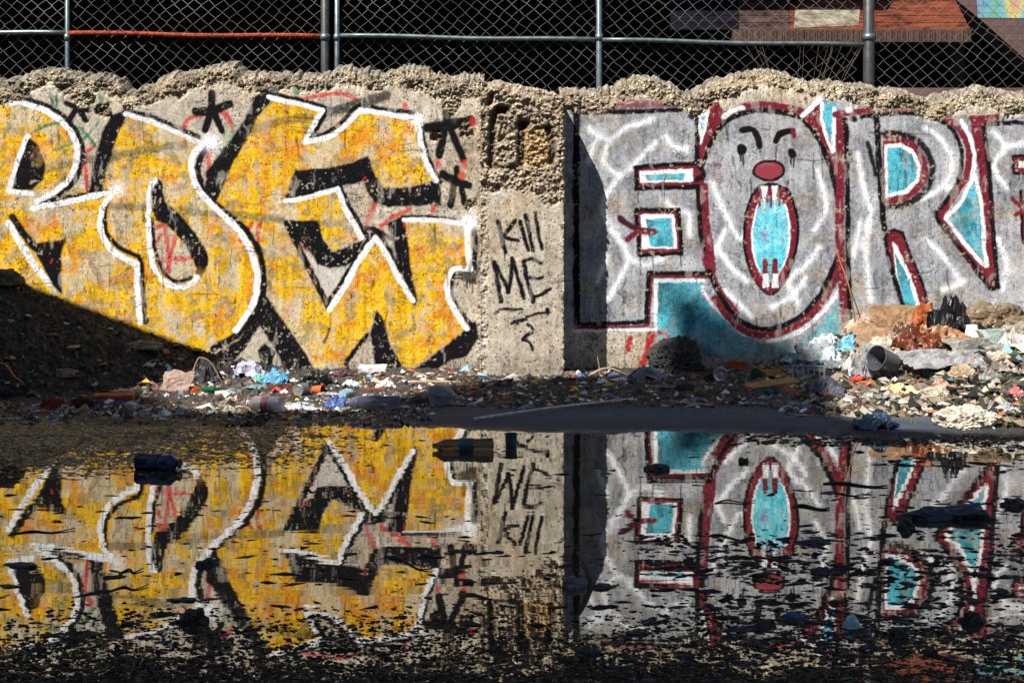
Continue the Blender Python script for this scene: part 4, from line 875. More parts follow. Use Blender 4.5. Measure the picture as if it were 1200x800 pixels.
# --- lumps: kind, name, category, label, px, py, width px, height px, depth/width, colour, extra
lumps = [
 ('rock','rock','rock','small grey stone lying on the black heap at the left edge of the photo',9,332,38,17,.8,S(120,112,98)),
 ('rock','rock','rock','flat pale stone lying on the black heap',77,440,27,8,.7,S(170,150,128)),
 ('rock','concrete_chunk','chunk','long pale chunk of broken concrete on the slope of the black heap',168,410,44,9,.5,S(165,150,125)),
 ('rock','asphalt_boulder','boulder','big dark lump of broken asphalt against the wall under the turquoise paint',790,433,62,37,.75,S(58,60,60)),
 ('rock','rock','rock','large pale rough stone on the mossy ground near the right edge of the puddle',1131,499,62,25,.7,S(205,195,178)),
 ('rock','rock','rock','pale stone left of the mossy patch below the long grey tarpaulin',1096,470,34,17,.7,S(190,178,160)),
 ('rock','rock','rock','grey stone beside the large rough pale stone',1080,462,22,12,.8,S(140,132,120)),
 ('rock','rock','rock','tan stone under the folded edge of the grey tarpaulin',1128,443,30,15,.8,S(180,160,132)),
 ('rock','rock','rock','pale stone just above the green pipe',1170,425,28,14,.8,S(196,184,165)),
 ('rock','rock','rock','round white pebble on the dark soil right of the ribbed bottle',515,460,8,8,1,S(225,220,210)),
 ('bag','plastic_bag','bag','crumpled dark clear plastic bag at the foot of the black heap',240,447,34,27,.8,S(70,66,74)),
 ('bag','plastic_bag','bag','crumpled lavender-white plastic bag against the black triangle of paint',291,442,38,17,.7,S(190,190,215)),
 ('bag','plastic_bag','bag','small crushed blue plastic bag in front of the black cloth',393,478,26,15,.8,S(80,105,165)),
 ('bag','plastic_bag','bag','shiny silver crumpled bag left of the big clear tub',1016,443,36,32,.7,S(150,150,155)),
 ('bag','rubbish_bag','bag','shiny black rubbish bag leaning beside the rust paper sack',1112,392,44,43,.8,S(22,21,22)),
 ('bag','paper_sack','sack','torn rust-orange paper sack under the end of the letter R',1086,388,40,30,.8,S(165,88,42)),
 ('bag','paper_sack','sack','wide light brown crumpled paper sack between white cup and rust sack',1100,404,66,24,.8,S(170,122,86)),
 ('bag','net_bag','bag','rust-red and black netted bag in front of the brown sack',1076,410,52,26,.8,S(110,52,28)),
 ('bag','plastic_bag','bag','bright yellow crumpled plastic bag on the pale card heap',1012,404,24,13,.8,S(240,205,20)),
 ('bag','plastic_bag','bag','sky blue crumpled bag left of the yellow bag',996,411,32,18,.8,S(120,190,215)),
 ('bag','plastic_bag','bag','white plastic bag lying on the right end of the long tarpaulin',1187,412,36,22,.8,S(215,215,212)),
 ('bag','plastic_bag','bag','greyish clear bag lying below the blue crate',967,462,36,20,.8,S(95,98,115)),
 ('bag','plastic_bag','bag','dull blue-grey plastic bag at the water edge on the right',1026,502,48,18,.7,S(62,82,110)),
 ('bag','plastic_bag','bag','translucent grey bag lying beside the big asphalt lump',757,444,44,14,.7,S(120,125,140)),
 ('bag','cloth_bundle','bundle','dirty tan rolled bundle against the wall at the right edge of the photo',1166,385,74,26,.5,S(130,112,88)),
 ('bag','cloth_bundle','bundle','dirty grey cloth bundle below the tan bundle at the right edge',1192,400,40,18,.6,S(160,150,135)),
 ('bag','rag','rag','pale pink crumpled rag left of the tan card',1008,391,36,20,.7,S(220,185,165)),
 ('bag','rag','rag','pale yellow and white rag on the moss below the clear tub',1058,463,44,13,.6,S(225,220,160)),
 ('bag','rag','rag','pinkish brown rag below the long tarpaulin',1104,459,30,13,.6,S(185,140,120)),
 ('bag','rag','rag','maroon rag by the wall left of the white foam block',402,442,30,9,.7,S(82,38,54)),
 ('bag','plastic_bag','bag','small cyan plastic bag beside the lavender bag',322,449,32,15,.7,S(95,170,210)),
 ('bag','plastic_bag','bag','mint green scrap of bag wedged between lavender and cyan bags',305,447,18,10,.7,S(130,205,180)),
 ('bag','food_wrapper','wrapper','white and red food wrapper left of the silver bag',1001,437,24,26,.7,S(225,215,215)),
 ('bag','food_wrapper','wrapper','red crumpled food wrapper below the white and red one',1008,448,20,9,.7,S(205,60,50)),
 ('bag','food_wrapper','wrapper','pink and white wrapper at the right edge of the mossy ground',1188,463,26,9,.7,S(215,120,130)),
 ('bag','food_wrapper','wrapper','small white wrapper with blue print behind the blue crate',975,428,30,20,.7,S(205,222,232)),
 ('bag','food_wrapper','wrapper','pale blue wrapper lying on the litter above the wooden board',930,424,30,10,.7,S(150,195,210)),
 ('rock','brick_fragment','brick','triangular red brick fragment at the foot of the black heap',60,479,20,14,.8,S(150,62,42)),
 ('rock','brick_fragment','brick','dark red brick fragment beside the orange plank',97,478,26,13,.8,S(88,38,32)),
 ('rock','brick_fragment','brick','small orange brick fragment right of the pale card sheet',230,462,12,9,.9,S(185,90,58)),
 ('rock','rock','rock','dark stone in the shade right of the big asphalt lump',835,446,18,9,.8,S(50,50,52)),
 ('rock','rock','rock','whitish stone in the gravel bank below the brown card',268,482,13,8,.8,S(200,195,185)),
 ('rock','rock','rock','whitish gravel stone at the waterline under the pale card sheet',212,484,12,7,.8,S(185,182,175)),
 ('bag','rag','rag','dark grey rag lying by the wall right of the cyan bag',372,452,44,15,.7,S(30,28,30)),
 ('bag','plastic_film','film','thin torn clear film on the litter between the pink-labelled bottle and the blue bag',352,480,40,9,.7,S(175,180,190)),
 ('bag','plastic_film','film','creased grey film lying just right of the green crushed bottle',272,462,24,8,.7,S(150,150,160)),
 ('bag','food_wrapper','wrapper','silver wrapper on the litter right of the small pale blue bottle',428,470,24,9,.7,S(185,185,190)),
 ('bag','food_wrapper','wrapper','white wrapper below the white foam block',452,455,26,9,.7,S(220,218,212)),
 ('bag','food_wrapper','wrapper','white crumpled wrapper under the maroon rag, beside the silver one',411,453,22,8,.7,S(225,225,228)),
 ('bag','plastic_bag','bag','dark flattened bag in the soil left of the crushed clear tub',487,472,34,8,.8,S(45,48,58)),
 ('bag','plastic_bag','bag','black flattened bag at the foot of the bare pilaster',590,452,50,8,.7,S(34,36,42)),
 ('bag','rag','rag','dark brown rag at the foot of the wall between the pilaster and the yellow paint',545,446,44,8,.7,S(70,55,42)),
 ('bag','rag','rag','grey-green rag in the shade under the turquoise paint, left of the green glass bottle',868,447,30,9,.7,S(72,84,72)),
 ('bag','plastic_bag','bag','dark blue bag scrap under the orange and yellow food box',898,464,30,8,.7,S(50,75,105)),
 ('bag','newspaper','paper','crumpled white newspaper heaped against the turquoise edge of the O',968,408,36,18,.7,S(200,212,218)),
 ('bag','newspaper','paper','crumpled cream newspaper behind the clear tub',1038,414,38,20,.7,S(212,200,180)),
 ('bag','paper_sack','sack','torn dark brown sack scrap right of the yellow bag',1060,396,30,16,.7,S(98,66,46)),
 ('bag','newspaper','paper','dirty white crumpled paper under the tan bundle',1150,410,36,14,.7,S(200,192,180)),
 ('bag','plastic_film','film','milky crumpled film right of the large rough pale stone',1178,484,34,12,.7,S(180,185,185)),
 ('bag','food_wrapper','wrapper','dusty white wrapper on the bank left of the yellow and white rag',1020,470,26,10,.7,S(195,192,185)),
 ('bag','food_wrapper','wrapper','dusty beige wrapper on the bank below the pinkish brown rag',1085,482,28,9,.7,S(175,160,140)),
 ('bag','rag','rag','brown crushed rag near the bottom of the bank above the blue-grey bag',1006,482,36,10,.7,S(110,88,68)),
 ('bag','plastic_bag','bag','dull grey bag on the bank above the moss, right of the tan stone',1158,446,34,12,.7,S(150,148,145)),
 ('rock','brick_fragment','brick','brown brick fragment above the blue and white torn scrap',122,462,16,7,.8,S(120,70,48)),
 ('rock','rock','rock','dark grey stone on the shaded soil below the asphalt lump',802,458,22,8,.8,S(60,58,56)),
 ('rock','rock','rock','grey stone on the soil left of the forked pale root',655,449,18,8,.8,S(105,98,90)),
 ('rock','rock','rock','pale stone on the gravel between the silver wrapper and the ribbed bottle',466,468,14,9,.8,S(190,182,170)),
]
_bn = {}
for i, (k, nm, ct, lb, px, py, wp, hp, dr, c) in enumerate(lumps):
    p = at(px, py); w_ = w_at(p, wp)/2; h_ = w_at(p, hp)*1.05
    p.y = min(p.y, -.02-w_*dr) if p.y > -.4 else p.y
    if k == 'rock': o = blob(nm, w_*1.05, w_*dr, h_, i+3, M(c*.8, .85, .45, 40, .7), .26, .6, 5, flat=.3, fine=.16)
    elif nm not in ('cloth_bundle',): o = crump(nm, w_*1.08, w_*max(dr,.7), h_*1.0, i+3, M(c*.85, .4, .35, 14, .3, spec=.5))
    else: o = blob(nm, w_*1.1, w_*dr, h_*1.15, i+3, M(c*.85, .45, .45, 14, .6, spec=.5), .30, .62, 5, flat=.3, smooth=False, fine=.06)
    put(o, p, random.uniform(-.4,.4), dz=-.004); tag(o, lb, ct)
# --- sheets
sheets = [
 ('card_sheet','card','torn pinkish white card sheet standing at the foot of the black heap',208,458,36,24,S(205,178,165),55),
 ('cardboard_flat','cardboard','flat light brown piece of cardboard between the bags and the pink-labelled bottle',286,468,46,8,S(170,120,85),12),
 ('cardboard_flat','cardboard','folded tan cardboard sheet leaning on the wall beside the dry reed',1046,392,52,36,S(185,150,112),50),
 ('cardboard_flat','cardboard','creased pale brown card left of the folded tan cardboard',1026,404,48,22,S(200,165,130),35),
 ('tarpaulin','tarpaulin','long pale grey folded tarpaulin draped across the right-hand rubbish heap',1112,430,120,17,S(200,198,202),15),
 ('cloth_strip','cloth','creased off-white cloth strip lying above the long grey tarpaulin',1150,413,84,13,S(190,186,180),20),
 ('tarpaulin','tarpaulin','creased greenish white sheet on the far right of the long tarpaulin',1180,406,60,20,S(190,205,200),26),
 ('newspaper','paper','pale grey crumpled newspaper below the turquoise paint by the blue crate',958,421,46,18,S(190,200,205),25),
 ('newspaper','paper','white torn paper between the sky blue bag and the silver bag',984,432,36,12,S(215,218,222),18),
 ('plastic_film','film','dull white film lying flat on the moss under the large stone',1040,468,40,9,S(200,205,205),6),
 ('plastic_film','film','clear creased film draped under the card sheets near the yellow bag',1036,418,44,16,S(185,185,175),25),
 ('paper_scrap','paper','white paper scrap lying by the red brick fragment at the waterline',12,492,24,4,S(210,212,215),6),
 ('paper_scrap','paper','blue scrap lying in the shade at the left edge',8,462,20,5,S(45,75,135),6),
 ('paper_scrap','paper','blue and white torn scrap under the orange plank',113,476,26,8,S(75,125,190),10),
 ('paper_scrap','paper','second blue torn scrap, right of the first under the orange plank',142,474,20,7,S(90,140,200),10),
 ('paper_scrap','paper','orange paper scrap on the shaded litter by the turquoise paint',862,432,24,9,S(175,90,45),25),
 ('paper_scrap','paper','rust brown curled scrap leaning under the big letter O',940,418,16,14,S(130,72,38),45),
 ('paper_scrap','paper','small white scrap left of the branch roots at the foot of the shaded wall',668,440,14,6,S(200,190,175),20),
 ('cardboard_flat','cardboard','orange and yellow food box flattened above the wooden board',914,440,40,12,S(205,140,45),20),
 ('paper_scrap','paper','grey-blue flattened pouch at the water edge under the wooden board',925,472,24,4,S(110,150,170),5),
 ('paper_scrap','paper','torn white paper strip on the gravel right of the open tin can',385,464,26,6,S(220,220,222),10),
 ('paper_scrap','paper','pale blue torn strip lying under the lavender bag',300,456,30,6,S(165,200,220),10),
 ('paper_scrap','paper','rusty brown card strip left of the open tin can',330,458,34,7,S(130,75,50),18),
 ('paper_scrap','paper','flat white scrap on the shaded soil below the forked pale root',780,455,34,5,S(165,160,155),8),
 ('cardboard_flat','cardboard','dark brown cardboard flat in the shade right of the dark stone',850,462,44,8,S(85,62,45),15),
 ('cardboard_flat','cardboard','tan cardboard flap standing behind the yellow bag',1020,398,30,20,S(190,155,118),48),
 ('cardboard_flat','cardboard','brown cardboard flap under the black rubbish bag',1128,404,40,14,S(150,105,72),25),
 ('paper_scrap','paper','white torn sheet draped below the right end of the tarpaulin',1168,436,44,9,S(205,203,198),15),
 ('paper_scrap','paper','cream scrap on the bank left of the pale stone by the moss',1062,478,30,6,S(205,195,170),12),
]
for i, (nm, ct, lb, px, py, wp, hp, c, tilt) in enumerate(sheets):
    p = at(px, py); w_ = w_at(p, wp); h_ = w_at(p, hp)
    t = R_(tilt); dep = max(h_*.9/max(math.sin(t), .28), w_*.25) if tilt > 20 else w_*.42
    if p.y > -.4: p.y = min(p.y, -.03-dep*math.cos(t)*.5)
    o = sheet(nm, w_, dep, h_*(.12 if 'card' in nm else .30 if tilt > 20 else .75), i+40, M(c*.85, .6, .3, 18, .4), 30)
    put(o, p, .22 if nm in ('tarpaulin','cloth_strip') else random.uniform(-.15,.15), t if tilt > 12 else 0, 0, dep*.5*math.sin(t) if tilt > 12 else .002); tag(o, lb, ct)
# --- boards, blocks, pipes
boards = [
 ('wooden_board','board','worn tan wooden board pointing at the puddle below the flattened food box',905,455,62,9,.35,S(160,118,68),8,-22),
 ('wooden_board','board','orange-brown broken plank lying at the foot of the black heap',134,468,46,8,.3,S(190,98,58),4,-3),
 ('foam_block','foam','white foam block lying against the wall under the black triangle',437,436,32,9,.5,S(240,240,238),0,0),
 ('white_carton','carton','small white carton on its side above the gravel bank',259,465,13,7,.8,S(225,222,215),18,0),
 ('white_carton','carton','white square carton at the waterline right of the blue scraps',155,481,12,11,.8,S(190,188,185),-15,0),
 ('wooden_stick','stick','flat pale lath lying along the foot of the wall left of the pilaster',510,449,60,2,.12,S(170,150,120),6,0),
 ('wooden_stick','stick','dark teal plastic strip on the rubbish below the clear tub',1093,441,26,5,.3,S(30,90,95),0,0),
 ('wooden_stick','stick','grey splintered stick lying above the moss at the right edge',1150,472,50,4,.12,S(150,138,118),-8,0),
 ('wooden_stick','stick','reddish splinter of wood lying beside the blue-white cup',436,458,30,3,.2,S(150,62,38),0,0),
]
for i, (nm, ct, lb, px, py, wp, hp, dr, c, yaw, roll) in enumerate(boards):
    p = at(px, py); w_ = w_at(p, wp); h_ = w_at(p, hp); 
    if p.y > -.3: p.y = min(p.y, -.04-w_*dr*.5)
    o = slab(nm, w_, w_*dr, max(h_*.7, .008), i+70, M(c*.85, .75, .4, 22, .5), None, .09, 4); put(o, p, R_(yaw), R_(8), R_(roll*.3), .004); tag(o, lb, ct)
def cyl_thing(nm, ct, lb, pts, r, c, r2=None):
    o = twig(nm, pts, r, M(c, .6, .35, 30, .3), r2); tag(o, lb, ct); return o
a0, a1 = at(1140,450), at(1200,446); cyl_thing('garden_hose', 'hose', 'dark green hose lying along the moss at the right edge', [a0+Vector((0,0,.01)), a0.lerp(a1,.5)+Vector((0,0,.016)), a1+Vector((0,0,.01)), a1+Vector((.3,0,.01))], .009, S(30,80,55), .009)
a0, a1 = at(556,494), at(742,470); cyl_thing('white_rod', 'rod', 'long thin white rod lying from the bottle in the puddle across the wet asphalt', [a0+Vector((0,0,.012)), a0.lerp(a1,.4)+Vector((0,0,.018)), a0.lerp(a1,.7)+Vector((0,0,.016)), a1+Vector((0,0,.012))], .0065, S(205,195,200), .004)
a0 = at(1004,388); cyl_thing('dry_reed', 'reed', 'thin dry reed leaning on the wall in front of the maroon stem of the R', [a0, PX(996,340,-.10), PX(984,305,-.05), PX(980,290,-.03)], .004, S(165,115,80), .0018)
a0 = at(0,432); cyl_thing('rusty_rod', 'rod', 'bent rusty rod on the black heap at the left edge', [a0+Vector((-.05,0,.02)), a0+Vector((.02,0,.02)), at(16,446)+Vector((0,0,.02)), at(27,452)+Vector((0,0,.012))], .008, S(165,98,70), .006)
a0, a1 = at(222,452), at(262,452)
cyl_thing('bent_twig', 'twig', 'pale bent twig arching over the dark clear bag', [a0, PX(230,425,a0.y), PX(236,419,a0.y), PX(248,426,a0.y), a1], .0045, S(150,125,95))
for lb, pts, r, c in (('forked pale root at the foot of the shaded wall, left of the grey bag', [(690,441),(704,433),(716,432),(728,436)], .009, S(175,155,125)),
    ('upright dry splinter standing at the foot of the shaded wall', [(703,438),(702,428),(700,418)], .004, S(170,145,115)),
    ('dark curled stick on the root at the foot of the wall', [(706,436),(718,430),(726,433)], .006, S(45,36,30))):
    y0 = at(*pts[0]).y; cyl_thing('dry_root', 'root', lb, [PX(a, b, y0) for a, b in pts], r, c)
# --- bottles, cans, cups
p = at(310,482); bottle('clear plastic bottle with pinkish label lying at the waterline below the brown cardboard', p, w_at(p,44), w_at(p,9.5), math.pi-.25, 0, S(200,195,205), S(150,90,105), S(240,240,240), .16, 3, .4)
p = at(437,481); bottle('large ribbed clear bottle lying flat at the waterline in front of the white foam block', p, w_at(p,66), w_at(p,9.5), math.pi+.03, 0, S(115,118,145), None, None, .15, 5, .45)
p = at(514,474); cup('crushed clear plastic tub at the waterline right of the ribbed bottle', p, w_at(p,17), w_at(p,11), w_at(p,15), (R_(18),R_(10),0), S(170,180,200), .5, 'tub', 'plastic_tub', 4, .25)
p = at(407,466); bottle('small pale blue bottle lying under the maroon rag', p, w_at(p,20), w_at(p,5.5), R_(60), 0, S(150,195,215), None, None, .15, 8, .3, False)
p = at(353,464); can('open tin can lying with its pale end toward the camera behind the gravel', p, w_at(p,16), w_at(p,7.5), R_(70), S(120,130,140), S(205,205,200), .08, 2)
p = at(367,461); cup('small orange cup lying right of the open tin can', p, w_at(p,12), w_at(p,4), w_at(p,6), (R_(90),0,R_(70)), S(205,85,45), 0, seed=2, lift=.02)
p = at(844,447); can('round clear jar lying with its base toward the camera on the shaded litter', p, w_at(p,16), w_at(p,8.5), R_(82), S(120,120,135), S(175,175,190), .06, 3, 'glass_jar', 'jar')
p = at(886,443); bottle('green glass bottle lying with its base toward the camera left of the flattened food box', p, w_at(p,24), w_at(p,6.5), R_(80), 0, S(50,80,50), None, None, 0, 4, .3, False, name='glass_bottle')
p = at(1139,400); cup('clean white paper cup standing upside down beside the black rubbish bag', p, w_at(p,18), w_at(p,6), w_at(p,9.5), (math.pi,0,0), S(240,238,235), 0, lift=w_at(p,19), seed=1)
p = at(1047,442); e = cup('big dusty clear plastic tub lying on its side below the netted bag', p, w_at(p,28), w_at(p,12), w_at(p,15), (R_(72),0,R_(-62)), S(105,108,120), .45, 'tub', 'plastic_tub', 6, .05, lift=w_at(p,15))
p = at(243,461); bottle('green crushed bottle under the dark clear bag', p, w_at(p,26), w_at(p,4.5), R_(10), 0, S(25,90,65), None, None, .25, 9, .2, False)
p = at(1062,400); can('small grey drink can lying among the card sheets under the R', p, w_at(p,20), w_at(p,5.5), R_(25), S(140,145,150), S(190,190,190), .15, 5)
p = at(1068,384); bottle('dusty clear bottle leaning in the rubbish beside the tan cardboard', p, w_at(p,34), w_at(p,6), R_(35), R_(-15), S(185,185,180), None, S(30,30,30), .2, 12, .4)
p = at(1180,374); bottle('bottle with blue wrapper lying on the tan bundle at the right edge', p, w_at(p,52), w_at(p,5.5), R_(8), R_(-8), S(190,190,180), S(45,110,150), None, .15, 15, .4); bpy.context.view_layer.update()
p = at(1075,428); bottle('cloudy crumpled bottle between the clear tub and the tarpaulin', p, w_at(p,26), w_at(p,6), R_(-30), 0, S(190,188,190), None, S(230,230,230), .25, 16, .4)
# blue crate
p = at(948,447); e = empty('plastic_crate', p, (R_(-28), 0, R_(-8))); tag(e, 'broken pale blue plastic crate leaning in the litter behind the grey clear bag', 'crate')
cm = M(S(100,125,160), .5, .2); cw, chh = w_at(p,38), w_at(p,20)
for nm, bx in (('frame_bar', (-cw/2,cw/2,-.006,.006,0,.009)), ('frame_bar', (-cw/2,cw/2,-.006,.006,chh-.009,chh)), ('frame_bar', (-cw/2,-cw/2+.009,-.0055,.0055,.0095,chh-.0095)), ('frame_bar', (cw/2-.009,cw/2,-.0055,.0055,.0095,chh-.0095))):
    bm = bmesh.new(); box(bm, *bx); bobj(nm, bm, cm, e, False)
for i in range(5): bm = bmesh.new(); x = -cw/2+cw*(i+1)/6; box(bm, x-.003, x+.003, -.004, .004, .0095, chh-.0095); bobj('slat', bm, cm, e, False)
bm = bmesh.new(); box(bm, -cw/2, cw/2, .0065, cw*.45, .0, .006); bobj('base', bm, cm, e, False)
# --- things in the puddle
def wat(px, py): d = F*H/(py-YH); return Vector(((px-600)*d/F, d-CAMD, 0))
p = wat(187,549); e = bottle('crushed dark blue bottle floating in the muddy water below the black heap', p, w_at(p,54), w_at(p,14), R_(-14), 0, S(36,52,84), S(30,40,70), S(35,30,30), .42, 21, .1); e.location.z -= .012
p = wat(542,527); e = bottle('clear amber-tinted bottle with teal label floating under the long white rod', p, w_at(p,74), w_at(p,10.5), math.pi+.03, 0, S(105,98,90), S(22,70,80), None, .34, 23, .7); e.location.z -= .012
p = wat(599,522); e = cup('small dark teal pot standing in the water right of the labelled bottle', p, w_at(p,13), w_at(p,6.5), w_at(p,7), (0,0,0), S(22,52,60), 0, 'pot', 'plastic_pot', 3)
flo = [
 ('shoe_sole','sole','long black shoe sole floating at the reflected pilaster edge',704,688,34,9,.5,S(40,40,40),0),
 ('paper_cone','cone','grey folded paper peak floating left of the black shoe sole',672,686,24,18,.7,S(95,95,100),0),
 ('paper_scrap','scrap','dark triangular flap standing in the water below the turquoise reflection',770,550,26,12,.6,S(22,22,24),0),
 ('shoe_sole','sole','black sole-like scrap floating at the far left, second from the edge',134,676,30,7,.4,S(16,16,18),20),
 ('shoe_sole','sole','black elongated scrap floating at the left edge',28,663,46,9,.35,S(16,16,18),-14),
 ('shoe_sole','sole','black lump floating on the white curve of the reflected yellow letter',240,662,22,11,.6,S(14,14,15),0),
 ('blue_scrap','scrap','navy scrap floating above the dark brown clod on the left',214,703,40,8,.4,S(32,40,72),3),
 ('clod','clod','dark brown clod in the water below the navy scrap',227,728,32,26,.8,S(40,22,16),0),
 ('blue_scrap','scrap','small bright navy scrap near the dark shingle on the left',191,752,24,6,.5,S(45,60,110),8),
 ('blue_scrap','scrap','dull blue strip floating over the reflected mouth of the face',955,636,42,9,.4,S(22,34,52),12),
 ('blue_scrap','scrap','blue block sitting in the wet shingle under the reflected O',930,722,26,11,.6,S(38,75,120),0),
 ('blue_scrap','scrap','bright blue scrap in the front shingle right of centre',790,789,16,6,.6,S(45,95,160),5),
 ('cloth_bundle','bundle','big sodden blue-black cloth in the water at the reflected R',1108,606,92,20,.4,S(20,30,48),3),
 ('cloth_bundle','bundle','bright blue wet corner of cloth on the sodden bundle',1140,597,26,13,.7,S(28,66,120),0),
 ('clod','clod','black clod floating left of the sodden blue-black cloth',1062,618,20,16,.8,S(14,14,15),0),
 ('clod','clod','black clod at the right edge of the puddle',1188,592,26,14,.7,S(12,12,14),0),
 ('clod','clod','brown clod right of the blue strip in the reflection of the O',960,670,24,11,.7,S(34,20,14),0),
 ('clod','clod','small dark clod on the reflected maroon stem',1040,658,18,10,.7,S(14,13,13),0),
 ('clod','clod','dark green bottle fragment under the small white bag in the shingle',1014,744,20,7,.6,S(18,48,45),0),
 ('plastic_bag','bag','small white-blue bag in the wet shingle right of the blue block',998,736,18,24,.8,S(160,195,210),0),
 ('clod','clod','black clod in the shingle below the reflected R bowl',1052,746,22,18,.8,S(12,12,12),0),
 ('clod','clod','black clod in the right foreground nearest the R reflection',1138,728,24,20,.8,S(13,13,13),0),
 ('clod','clod','flat dark clod in the shingle under the silver reflection',750,741,30,9,.7,S(20,20,22),0),
 ('clod','clod','blackish square clod beside the bright blue scrap',688,764,26,14,.8,S(14,13,13),0),
 ('clod','clod','dark clod in the shingle under the reflected brown edge',884,756,16,12,.8,S(14,13,13),0),
 ('blue_scrap','scrap','tiny navy scrap floating left of the pilaster reflection',583,647,16,6,.5,S(38,48,72),0),
 ('clod','clod','dark clod on the reflected turquoise square',746,609,10,6,.8,S(14,14,15),0),
 ('clod','clod','dark clod on the reflected left side of the O',872,541,12,9,.8,S(24,12,14),0),
]
for i, (nm, ct, lb, px, py, wp, hp, dr, c, yaw) in enumerate(flo):
    p = wat(px, py); w_ = w_at(p, wp)/2; h_ = w_at(p, hp)
    o = blob(nm, w_*1.05, w_*dr, h_*.75, i+120, M(c, .4, .4, 30, .5, spec=.6), .35, .5, 4, flat=.25, fine=.10); put(o, p, R_(yaw), dz=-.006); tag(o, lb, ct)
o = twig('shoe_tongue', [wat(694,684), wat(694,684)+Vector((-.02,0,.05)), wat(694,684)+Vector((-.035,0,.075))], .008, M(S(95,85,85), .8)); o.name = 'bent_stick'; tag(o, 'short bent stick rising from the water beside the black sole', 'stick')
for i, (lb, a_, b_, hgt, r) in enumerate((('thin dark twig with ends in the water across the reflected F, left of the O', (838,590), (885,587), .012, .003), ('black stick floating right of the reflected mouth, upper of two', (965,567), (1040,570), .01, .005), ('black stick floating right of the reflected mouth, lower of two', (962,578), (1012,580), .008, .003),
    ('short dark stick floating below the two sticks by the reflected mouth', (930,594), (972,596), .01, .005), ('dark twig floating over the reflected black diagonal on the left', (10,627), (88,620), .006, .003), ('long thin twig floating left of the navy scrap', (128,693), (174,686), .006, .0025),
    ('dark thin twig floating over the reflected white curve', (140,672), (168,667), .008, .003), ('twig lying in the far muddy water left of centre', (355,576), (372,575), .01, .003), ('dark twig lying above the labelled bottle', (510,496), (546,498), .012, .005), ('thin twig floating across the grey reflection beside the sole', (830,628), (880,632), .006, .003), ('twig floating under the yellow reflection right of centre-left', (455,655), (506,668), .006, .003))):
    A_, B_ = wat(*a_), wat(*b_); o = twig('twig', [A_, A_.lerp(B_,.3)+Vector((0,.02,hgt*.35)), A_.lerp(B_,.7)+Vector((0,-.02,hgt*.2)), B_+Vector((0,0,.004))], r, M((.015,.013,.012), .6)); tag(o, lb, 'twig')
# --- uncountable: litter fragments, gravel, floating specks
def shards(name, label, cat_, n, pos, size, cols, mat, flat=.3, seed=3, aniso=1.):
    rnd = np.random.RandomState(seed); base = np.array([(1,0,0),(-1,0,0),(0,1,0),(0,-1,0),(0,0,1),(0,0,-1)], float); tri = np.array([(0,2,4),(2,1,4),(1,3,4),(3,0,4),(2,0,5),(1,2,5),(3,1,5),(0,3,5)])
    P = pos(n, rnd); m = len(P); s = size(rnd.rand(m), P)
    d = base[None]+rnd.uniform(-.45,.45,(m,6,3)); d = d*np.stack([s*rnd.uniform(.7,1.6,m)*aniso, s*rnd.uniform(.5,1.1,m), s*flat*rnd.uniform(.4,1.4,m)], -1)[:, None, :]
    a = rnd.uniform(-.6,.6,m) if aniso > 1 else rnd.uniform(0,6.28,m); c_, s_ = np.cos(a)[:, None], np.sin(a)[:, None]; d = np.stack([d[..., 0]*c_-d[..., 1]*s_, d[..., 0]*s_+d[..., 1]*c_, d[..., 2]], -1)
    V = (d+P[:, None, :]).reshape(-1, 3); Fc = (tri[None]+6*np.arange(m)[:, None, None]).reshape(-1, 3)
    pal_ = np.array([c for c in cols]); C = pal_[rnd.randint(len(pal_), size=m)]*rnd.uniform(.5,1.15,m)[:, None]
    me = mesh_np(name, V, Fc, np.repeat(np.clip(C, 0, .9), 6, 0), False); return tag(link(name, me, mat), label, cat_, kind='stuff')
def onground(X, Y): return np.stack([X, Y, np.array(gz_all(X, Y))+.002], -1)
def pos_l(n, r):
    px = r.uniform(-3.0, 3.4, n*3); t = r.uniform(0,1,n*3); shore = np.where(px < -.6, -1.55, np.where(px < 1.2, -1.08-.25*fbm(px*3, px*0, 3, 91), -1.5)); Y = -.03+t**.8*shore
    keep = ((px < -1.9)&(Y > -1.0)&(r.uniform(0,1,n*3) < .8))|((px > -.45)&(px < 1.2)&(r.uniform(0,1,n*3) < .25)); q = ~keep; return onground(px[q][:n], Y[q][:n])
pal = [S(215,212,205)]*7+[S(150,135,115)]*8+[S(30,27,25)]*8+[S(95,82,68)]*7+[S(60,52,45)]*9+[S(170,90,55)]*2+[S(60,100,150), S(120,170,190), S(190,60,50), S(215,170,70), S(50,90,60), S(120,60,80)]
shards('litter_fragments', 'tiny mixed scraps of plastic, paper, glass and gravel strewn along the foot of the wall', 'litter', 16000, pos_l, lambda u, p: .003+.030*u**4.2, pal, attr_mat('litter_mix', .6, .4, 60, .3, .3), .6)
def pos_r(n, r):
    X = r.uniform(1.35,3.3,n); Y = -r.uniform(.03,1,n)*(1.55+.30*ss(1.7,2.1,X)); return onground(X, Y)+np.stack([X*0, X*0, r.uniform(0,.03,n)*ss(1.4,2,X)], -1)
pal2 = [S(195,190,180)]*7+[S(160,146,126)]*14+[S(120,105,88)]*14+[S(60,52,42)]*20+[S(30,27,24)]*14+[S(70,85,40)]*4+[S(165,100,65)]*3+[S(110,160,180), S(190,80,70)]
shards('rubble_fragments', 'pale gravel and torn scraps heaped on the sunlit bank at the right', 'rubble', 8000, pos_r, lambda u, p: .004+.036*u**3.6, pal2, attr_mat('rubble_mix', .7, .3, 60, .3, .3), .7, 5)
def pos_g(n, r):
    X = r.uniform(-2.5,-.35,n); Y = -1.25+.28*r.randn(n)*.8-.1; return onground(X, np.clip(Y,-1.7,-.7))
